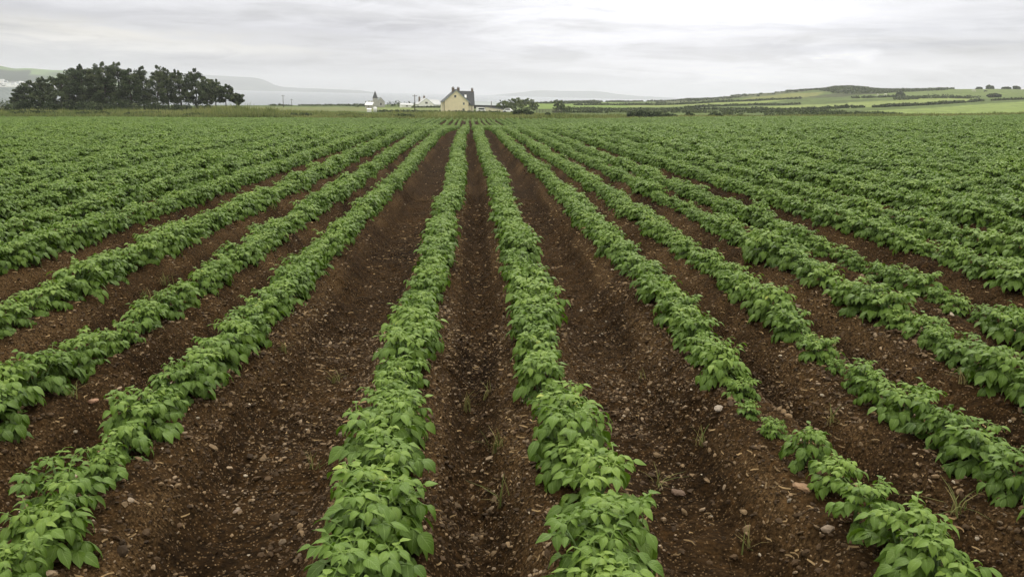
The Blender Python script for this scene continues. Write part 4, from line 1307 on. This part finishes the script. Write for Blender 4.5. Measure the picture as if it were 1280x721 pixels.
# two small white things by the lawn hedge
k = ground_thing("hut", 461.5, 286, "low white hut at the left end of the lawn hedge", "hut")
MB().gable_x(-.75, .75, 0, 1.4, 0, .85, 1.15).build("wall", M['white'], k)
rf = MB(); gable_roof_x(rf, -.75, .75, 0, 1.4, .85, 1.15, .1, .06); rf.build("roof", M['whitemetal'], k)
k = ground_thing("tank", 469, 286, "taller round white tank beside the low hut at the lawn hedge", "tank")
MB().tube([(0, 0, 0), (0, 0, 1.45), (0, 0, 1.7)], [.62, .62, .3], 16).build("body", M['whitemetal'], k, True)
MB().tube([(0, 0, 1.69), (0, 0, 1.8)], .2, 12).build("lid", M['greyroof'], k, True)

# house with the grey roof at the left edge
g = ground_thing("cottage", 4, 235, "grey roofed cottage half hidden by pines at the photo's left edge", "cottage", None, R(-14), -0.3)
MB().gable_x(-5.5, 3.0, 0, 7, 0, 2.0, 6.0).build("wall", M['white'], g)
rf = MB(); gable_roof_x(rf, -5.5, 3.0, 0, 7, 2.0, 6.0, .3); rf.build("roof", M['greyroof'], g)
window(g, 0.6, 1.4, 0, .7, 1.6)
chimney(g, -4.8, 3.5, 5.4, 6.9)


# poles
def pole(px_, d, top, label, arm=True):
    p = place(px_, 140, d); z = float(land(p[0], p[1])); H = place(px_, top, d)[2] - z
    t = thing("utility_pole", label, "utility pole", (p[0], p[1], z), -math.atan2(p[0], p[1]), "wooden utility poles")
    MB().tube([(0, 0, -.3), (0, 0, H)], [.16, .12], 8).build("post", M['polewood'], t, True)
    if arm:
        a_ = MB().box(-.75, .75, -.16, -.06, H - .55, H - .40).build("crossarm", M['polewood'], t)
        for s_ in (-.65, 0, .65): MB().tube([(s_, -.11, H - .40), (s_, -.11, H - .22)], .05, 6).build("insulator", M['greyroof'], a_)


pole(518.5, 285, 118.5, "tall wooden utility pole between the church and the white bungalow")
pole(354.5, 430, 119, "distant utility pole standing against the sea")
pole(365, 520, 124, "faint shorter utility pole right of the one against the sea")
pole(614, 300, 127, "thin utility pole in front of the low cream shed", False)


# fence along the road right of the trees
f = ground_thing("fence", 686, 262, "low grey post and rail fence right of the roadside trees", "fence", None, R(5))
for i in range(9): MB().box(-4 + i * 1.0, -3.88 + i * 1.0, 0, .12, -.2, 1.15).build("post", M['polewood'], f)
for zz in (.35, .7, 1.02): MB().box(-4, 4.1, -.05, -.005, zz, zz + .1).build("rail", M['polewood'], f)


# cattle on the right hillside
def skin_body(name, edges, mat, parent):
    """edges: list of (a, b); nodes: dict of name -> (co, radius)"""
    nodes, pairs = edges
    keys = list(nodes)
    me = bpy.data.meshes.new(name)
    me.from_pydata([nodes[k][0] for k in keys], [(keys.index(a), keys.index(b)) for a, b in pairs], [])
    o = bpy.data.objects.new(name, me); COL.objects.link(o)
    o.modifiers.new("skin", 'SKIN')
    for i, k in enumerate(keys):
        r = nodes[k][1]; me.skin_vertices[0].data[i].radius = (r, r)
    me.skin_vertices[0].data[0].use_root = True
    s_ = o.modifiers.new("sub", 'SUBSURF'); s_.levels = 1; s_.render_levels = 1
    me.materials.append(mat)
    if parent: o.parent = parent
    return o


COW = ({'mid': ((0, 0, 1.05), .36), 'hip': ((-.72, 0, 1.12), .30), 'sho': ((.68, 0, 1.08), .32), 'neck': ((1.05, 0, 1.15), .19), 'poll': ((1.42, 0, 1.02), .15), 'muz': ((1.68, 0, .72), .09),
        'tail': ((-1.0, 0, 1.15), .05), 'tail2': ((-1.08, 0, .55), .03),
        'hl': ((-.72, .2, .95), .17), 'kl': ((-.60, .22, .68), .12), 'ol': ((-.80, .22, .42), .07), 'fl': ((-.76, .22, .04), .06),
        'hr': ((-.72, -.2, .95), .17), 'kr': ((-.55, -.22, .68), .12), 'or': ((-.72, -.22, .42), .07), 'fr': ((-.68, -.22, .04), .06),
        'sl': ((.66, .2, .85), .14), 'wl': ((.70, .2, .42), .07), 'pl': ((.69, .2, .04), .06),
        'sr': ((.66, -.2, .85), .14), 'wr': ((.60, -.2, .42), .07), 'pr': ((.59, -.2, .04), .06)},
       [('mid', 'hip'), ('mid', 'sho'), ('sho', 'neck'), ('neck', 'poll'), ('poll', 'muz'), ('hip', 'tail'), ('tail', 'tail2'), ('hip', 'hl'), ('hl', 'kl'), ('kl', 'ol'), ('ol', 'fl'),
        ('hip', 'hr'), ('hr', 'kr'), ('kr', 'or'), ('or', 'fr'), ('sho', 'sl'), ('sl', 'wl'), ('wl', 'pl'), ('sho', 'sr'), ('sr', 'wr'), ('wr', 'pr')])
for (px_, d, m_, rz, lab) in [(1105, 720, 'hidewhite', 0.3, "white cow standing in the pasture below the dark hilltop"), (1215, 800, 'hidewhite', 2.6, "white cow grazing high on the right pasture, left of the dark one"),
                              (1229, 790, 'hideblack', -0.2, "black cow grazing high on the right pasture"), (1096, 735, 'hidewhite', -2.5, "pale cow a little left of the white one below the hilltop")]:
    p = place(px_, 130, d)
    o = skin_body("cow", COW, M[m_], None)
    o.location = (p[0], p[1], float(land(p[0], p[1])) + 0.02); o.rotation_euler = (0, 0, rz)
    o.scale = (1.15,) * 3
    tag(o, lab, "cow", "cattle on the right hillside")

# ------------------------------------------------------------------ sea and far coasts
SEA = -35.0
m, nt, N, L = new_mat("sea")
out = nd(N, "ShaderNodeOutputMaterial"); bs = nd(N, "ShaderNodeBsdfPrincipled")
bs.inputs["Base Color"].default_value = (0.05, 0.075, 0.095, 1); bs.inputs["Roughness"].default_value = 0.28
geo = nd(N, "ShaderNodeNewGeometry"); no = nd(N, "ShaderNodeTexNoise"); no.inputs["Scale"].default_value = 0.05; no.inputs["Detail"].default_value = 6
bp = nd(N, "ShaderNodeBump"); bp.inputs["Strength"].default_value = 0.35; bp.inputs["Distance"].default_value = 1.5
L.new(geo.outputs["Position"], no.inputs["Vector"]); L.new(no.outputs["Fac"], bp.inputs["Height"]); L.new(bp.outputs["Normal"], bs.inputs["Normal"])
L.new(bs.outputs["BSDF"], out.inputs["Surface"])
xs = np.linspace(-9400, 9400, 41); ys = np.linspace(400, 9700, 25)
X, Y = np.meshgrid(xs, ys)
tag(mesh_obj("sea", np.stack([X, Y, np.full(X.shape, SEA)], -1).reshape(-1, 3), [grid_faces(41, 25)], m, smooth_shade=True), kind="structure")


def far_hill(name, prof, d_front, d_crest, d_back, cols, rough, seed, dpx=2.0):
    """coast hill: skyline given as (photo column, row) at the crest distance; slopes to the water in front and behind"""
    pxs = np.arange(prof[0][0], prof[-1][0] + .1, dpx)
    py = np.interp(pxs, [p[0] for p in prof], [p[1] for p in prof])
    py = np.convolve(np.pad(py, 3, mode='edge'), np.ones(7) / 7, mode='valid')
    ts = np.concatenate([np.linspace(0, 1, 26), np.linspace(1.1, 2, 8)])
    V, Cc = [], []
    for t in ts:
        for q, r in zip(pxs, py):
            d = d_front + (d_crest - d_front) * t if t <= 1 else d_crest + (d_back - d_crest) * (t - 1)
            top = place(q, r, d_crest)[2]
            p = place(q, 110, d)
            e = t if t <= 1 else 2 - t
            z = (SEA - 4) + (top - SEA + 4) * (1 - (1 - e) ** 1.7)
            z += rough * float(vnoise(p[0] / 160, p[1] / 160, seed)) * min(1, e * (1 - e) * 5)
            V.append((p[0], p[1], z))
            nz = vnoise(p[0] / 170 + 0.3 * p[1] / 170, p[1] / 200, seed + 1) + 0.4 * vnoise(p[0] / 60, p[1] / 60, seed + 2)
            f_ = float(np.clip(0.5 + nz * 2.4, 0, 1))
            if dpx == 2.0 and seed == 91 and 0.30 < e + 0.05 * nz < 0.66 and q < 38 + 12 * nz: f_ = 0.0
            Cc.append(np.array(cols[0]) * (1 - f_) + np.array(cols[1]) * f_)
    return tag(mesh_obj(name, V, [grid_faces(len(pxs), len(ts))], M['hill'], None, True, colors=np.array(Cc)), kind="structure")


hill_green = [(0.012, 0.024, 0.012), (0.12, 0.19, 0.05)]
hill_hazed = [(0.05, 0.065, 0.06), (0.085, 0.10, 0.085)]  # far coasts: base colours paled, some distance haze put into the colour
TOWN_D = 2900.0
far_hill("hill", [(-260, 92), (-120, 80), (-40, 80), (0, 82.5), (14, 85.5), (20, 87), (40, 86.2), (60, 87.8), (80, 88.6), (110, 92), (140, 100), (165, 112), (185, 119)], 2650, 3500, 4300, hill_green, 14, 91)
far_hill("hill", [(-300, 94), (0, 88), (60, 88), (130, 88), (200, 90), (245, 93), (275, 95), (318, 97), (332, 100), (340, 106), (352, 109.5), (400, 111), (430, 112.2), (458, 114.2), (470, 116)], 7000, 7800, 8600, hill_hazed, 20, 92)
far_hill("hill", [(538, 121), (545, 119.6), (558, 119.3), (566, 121)], 7300, 7500, 7700, hill_hazed, 4, 93)
far_hill("hill", [(590, 122), (620, 119), (650, 115.5), (676, 113), (700, 113.8), (745, 114), (770, 117.5), (800, 120.5), (840, 123), (870, 125)], 8400, 9000, 9500, hill_hazed, 20, 94)


# white town at the foot of the green hill
def town_house(w, dp, he, hr, roof_m, wall_m):
    m_ = MB(); m_.gable_x(-w / 2, w / 2, 0, dp, -2, he, hr)
    nq = 7
    v_ = np.vstack(m_.v); q_ = np.vstack(m_.q); t_ = np.vstack(m_.t)
    idx = [0] * 5 + [1, 1] + [0, 0]
    return mesh_obj("town_house", v_, [q_, t_], [wall_m, roof_m], None, False, mat_idx=idx)


hill0 = [o_ for o_ in bpy.data.objects if o_.name == "hill"][0]
protos = [town_house(13, 8, 5.5, 8.5, M['paleroof'], M['white']), town_house(20, 9, 5, 8, M['slate'], M['white']), town_house(10, 8, 7, 10, M['greyroof'], M['white']), town_house(28, 10, 6, 8.5, M['paleroof'], M['white'])]
hv = np.array([v_.co[:] for v_ in hill0.data.vertices])
cnt = 0
for i in range(90):
    pxx = rng.uniform(-12, 62) if i < 74 else rng.uniform(60, 80)
    dist = rng.uniform(2710, 2900) if pxx < 40 else rng.uniform(2760, 2830)
    p = place(pxx, 112, dist)
    j = np.argmin((hv[:, 0] - p[0]) ** 2 + (hv[:, 1] - p[1]) ** 2)
    src = protos[i % 4]
    o = src if i < 4 else src.copy()
    if i >= 4: COL.objects.link(o)
    o.location = (p[0], p[1], hv[j, 2]); o.rotation_euler = (0, 0, rng.uniform(-0.7, 0.7))
    tag(o, "tiny white house in the distant town below the green hill", "house", "white houses of the distant town")

# ------------------------------------------------------------------ sky, sun and air
SUN_AZ, SUN_EL = R(14), R(46)          # bearing to the right of +Y, height
w = bpy.data.worlds.new("World"); scene.world = w; w.use_nodes = True
nt = w.node_tree; N, L = nt.nodes, nt.links; N.clear()
out = nd(N, "ShaderNodeOutputWorld")
sky = nd(N, "ShaderNodeTexSky"); sky.sky_type = 'NISHITA'; sky.sun_disc = False
sky.sun_elevation = SUN_EL; sky.sun_rotation = SUN_AZ; sky.air_density = 1.0; sky.dust_density = 2.0
bg1 = nd(N, "ShaderNodeBackground"); bg1.inputs["Strength"].default_value = 0.10
L.new(sky.outputs["Color"], bg1.inputs["Color"])
tc = nd(N, "ShaderNodeTexCoord"); sep = nd(N, "ShaderNodeSeparateXYZ"); L.new(tc.outputs["Generated"], sep.inputs[0])


def math_node(op, a, b=None, c=None):
    n_ = nd(N, "ShaderNodeMath", operation=op)
    for k_, v_ in enumerate((a, b, c)):
        if v_ is None: continue
        if isinstance(v_, (int, float)): n_.inputs[k_].default_value = v_
        else: L.new(v_, n_.inputs[k_])
    return n_.outputs[0]


elev = math_node('MAXIMUM', sep.outputs["Z"], 0.0)
# brightness of an overcast sky grows towards the zenith
lum = math_node('MULTIPLY_ADD', math_node('POWER', elev, 1.25), 1.95, 0.69)
# stretched layers of cloud
cv = nd(N, "ShaderNodeCombineXYZ")
L.new(math_node('MULTIPLY', sep.outputs["X"], 1.0), cv.inputs[0]); L.new(math_node('MULTIPLY', sep.outputs["Y"], 1.0), cv.inputs[1]); L.new(math_node('MULTIPLY', sep.outputs["Z"], 6.5), cv.inputs[2])
n1 = nd(N, "ShaderNodeTexNoise"); n1.inputs["Scale"].default_value = 3.6; n1.inputs["Detail"].default_value = 7; n1.inputs["Roughness"].default_value = 0.55; n1.inputs["Distortion"].default_value = 0.5
n2 = nd(N, "ShaderNodeTexNoise"); n2.inputs["Scale"].default_value = 9.0; n2.inputs["Detail"].default_value = 6; n2.inputs["Roughness"].default_value = 0.6; n2.inputs["Distortion"].default_value = 0.8
L.new(cv.outputs[0], n1.inputs["Vector"]); L.new(cv.outputs[0], n2.inputs["Vector"])
cl = math_node('MULTIPLY_ADD', math_node('SUBTRACT', n1.outputs["Fac"], 0.5), 0.62, math_node('MULTIPLY', math_node('SUBTRACT', n2.outputs["Fac"], 0.5), 0.50))
# the cloud is thinnest (brightest) round the hidden sun's side of the sky
dirn = nd(N, "ShaderNodeVectorMath", operation='DOT_PRODUCT')
bd = place(840, -25, 1.0) - CAM; bd = bd / np.linalg.norm(bd)
nrm = nd(N, "ShaderNodeVectorMath", operation='NORMALIZE'); L.new(tc.outputs["Generated"], nrm.inputs[0])
L.new(nrm.outputs[0], dirn.inputs[0]); dirn.inputs[1].default_value = tuple(bd)
glow = math_node('POWER', math_node('MAXIMUM', dirn.outputs["Value"], 0.0), 26.0)
lum2 = math_node('MULTIPLY_ADD', glow, 0.27, lum)
lum3 = math_node('MULTIPLY', lum2, math_node('ADD', 1.0, cl))
azn = math_node('ARCTAN2', sep.outputs["X"], sep.outputs["Y"])
wa_ = math_node('MULTIPLY_ADD', math_node('SUBTRACT', n2.outputs["Fac"], 0.5), 0.30, azn)
wz_ = math_node('MULTIPLY_ADD', math_node('SUBTRACT', n1.outputs["Fac"], 0.5), 0.045, sep.outputs["Z"])
wz_ = math_node('MULTIPLY_ADD', math_node('SUBTRACT', n2.outputs["Fac"], 0.5), 0.020, wz_)


def patch(px_, py_, wpx, hpx):
    d_ = ray(px_, py_); d_ = d_ / np.linalg.norm(d_)
    a0 = math.atan2(d_[0], d_[1])
    u_ = math_node('DIVIDE', math_node('SUBTRACT', wa_, a0), wpx / 1000.0)
    v_ = math_node('DIVIDE', math_node('SUBTRACT', wz_, float(d_[2])), hpx / 1000.0)
    r2 = math_node('ADD', math_node('MULTIPLY', u_, u_), math_node('MULTIPLY', v_, v_))
    return math_node('POWER', 2.718, math_node('MULTIPLY', r2, -1.0))


tint = [0.0, 0.0, 0.0]
for (a_, b_, w_, h_, amt, cc_) in [(830, 2, 210, 30, 0.20, (1, 1, 1)), (1062, 70, 36, 8, 0.17, (1, 1, 1)), (920, 90, 130, 8, 0.10, (1, 1, .98)), (1120, 30, 160, 10, -0.09, (1, .95, .85)),
                                   (1180, 55, 120, 6, -0.10, (1, .95, .85)), (1190, 84, 110, 7, 0.10, (1, 1, 1)), (460, 34, 120, 10, -0.08, (1, 1, .85)), (110, 46, 120, 11, 0.15, (1, .88, .55)), (300, 64, 80, 7, 0.11, (1, .93, .68)),
                                   (60, 12, 180, 12, -0.05, (1, 1, .9)), (170, 80, 220, 9, -0.05, (1, 1, .9)), (650, 60, 260, 9, -0.04, (1, .95, .8)), (1010, 60, 90, 7, -0.07, (1, .95, .8))]:
    g_ = patch(a_, b_, w_, h_)
    for k_ in range(3): tint[k_] = math_node('MULTIPLY_ADD', g_, 1.45 * amt * cc_[k_], tint[k_]) if not isinstance(tint[k_], float) else math_node('MULTIPLY', g_, 1.45 * amt * cc_[k_])
strk = nd(N, "ShaderNodeTexNoise"); strk.inputs["Scale"].default_value = 5.0; strk.inputs["Detail"].default_value = 8; strk.inputs["Roughness"].default_value = 0.62; strk.inputs["Distortion"].default_value = 0.4
cv2 = nd(N, "ShaderNodeCombineXYZ")
L.new(sep.outputs["X"], cv2.inputs[0]); L.new(sep.outputs["Y"], cv2.inputs[1]); L.new(math_node('MULTIPLY', sep.outputs["Z"], 8.5), cv2.inputs[2])
L.new(cv2.outputs[0], strk.inputs["Vector"])
sr = nd(N, "ShaderNodeMapRange", interpolation_type='SMOOTHSTEP'); sr.inputs["From Min"].default_value = 0.47; sr.inputs["From Max"].default_value = 0.60; sr.inputs["To Min"].default_value = 1.0; sr.inputs["To Max"].default_value = 0.875
L.new(strk.outputs["Fac"], sr.inputs["Value"])
lum3 = math_node('MULTIPLY', lum3, sr.outputs[0])
hgt = math_node('MINIMUM', math_node('MULTIPLY', math_node('MAXIMUM', math_node('SUBTRACT', elev, 0.11), 0.0), 2.6), 1.0)     # warm tint added to the upper sky, out of view, to warm the light
base_c = [(0.94, 1.0), (0.94, 0.965), (1.0, 0.86)]
cmb = nd(N, "ShaderNodeCombineColor")
for k_ in range(3):
    f_ = math_node('MULTIPLY_ADD', hgt, base_c[k_][1] - base_c[k_][0], base_c[k_][0])
    L.new(math_node('ADD', math_node('MULTIPLY', lum3, f_), tint[k_]), cmb.inputs[k_])
bg2 = nd(N, "ShaderNodeBackground"); L.new(cmb.outputs[0], bg2.inputs["Color"]); bg2.inputs["Strength"].default_value = 1.0
mixs = nd(N, "ShaderNodeMixShader"); mixs.inputs[0].default_value = 0.94
L.new(bg1.outputs[0], mixs.inputs[1]); L.new(bg2.outputs[0], mixs.inputs[2]); L.new(mixs.outputs[0], out.inputs["Surface"])

sd = bpy.data.lights.new("sun", 'SUN'); sd.energy = 1.15; sd.angle = R(18); sd.color = (1.0, 0.96, 0.90)
so = bpy.data.objects.new("sun", sd); COL.objects.link(so)
so.rotation_euler = (R(90) - SUN_EL, 0, math.pi - SUN_AZ)
so.location = (0, 0, 60)

hz, nt, N, L = new_mat("haze_air")
out = nd(N, "ShaderNodeOutputMaterial"); pv = nd(N, "ShaderNodeVolumePrincipled")
pv.inputs["Color"].default_value = (0.91, 0.93, 1.0, 1); pv.inputs["Density"].default_value = 1.75e-4; pv.inputs["Anisotropy"].default_value = 0.3
L.new(pv.outputs[0], out.inputs["Volume"])
hb = MB().box(-9800, 9800, -900, 10000, -42, 122).build("haze", hz)
tag(hb, "thin pale sea haze over the whole view", "haze", kind="stuff")

# ------------------------------------------------------------------ render settings
scene.render.engine = 'CYCLES'
cy = scene.cycles
cy.use_denoising = True
try: cy.denoiser = 'OPENIMAGEDENOISE'
except Exception: pass
cy.use_adaptive_sampling = True
cy.adaptive_threshold = 0.02
cy.max_bounces = 6; cy.diffuse_bounces = 3; cy.glossy_bounces = 2; cy.transmission_bounces = 3; cy.volume_bounces = 1
cy.transparent_max_bounces = 4
cy.sample_clamp_indirect = 6
scene.view_settings.view_transform = 'Standard'
scene.view_settings.look = 'None'
scene.view_settings.exposure = 0.0
scene.view_settings.gamma = 1.0
scene.view_settings.use_curve_mapping = False
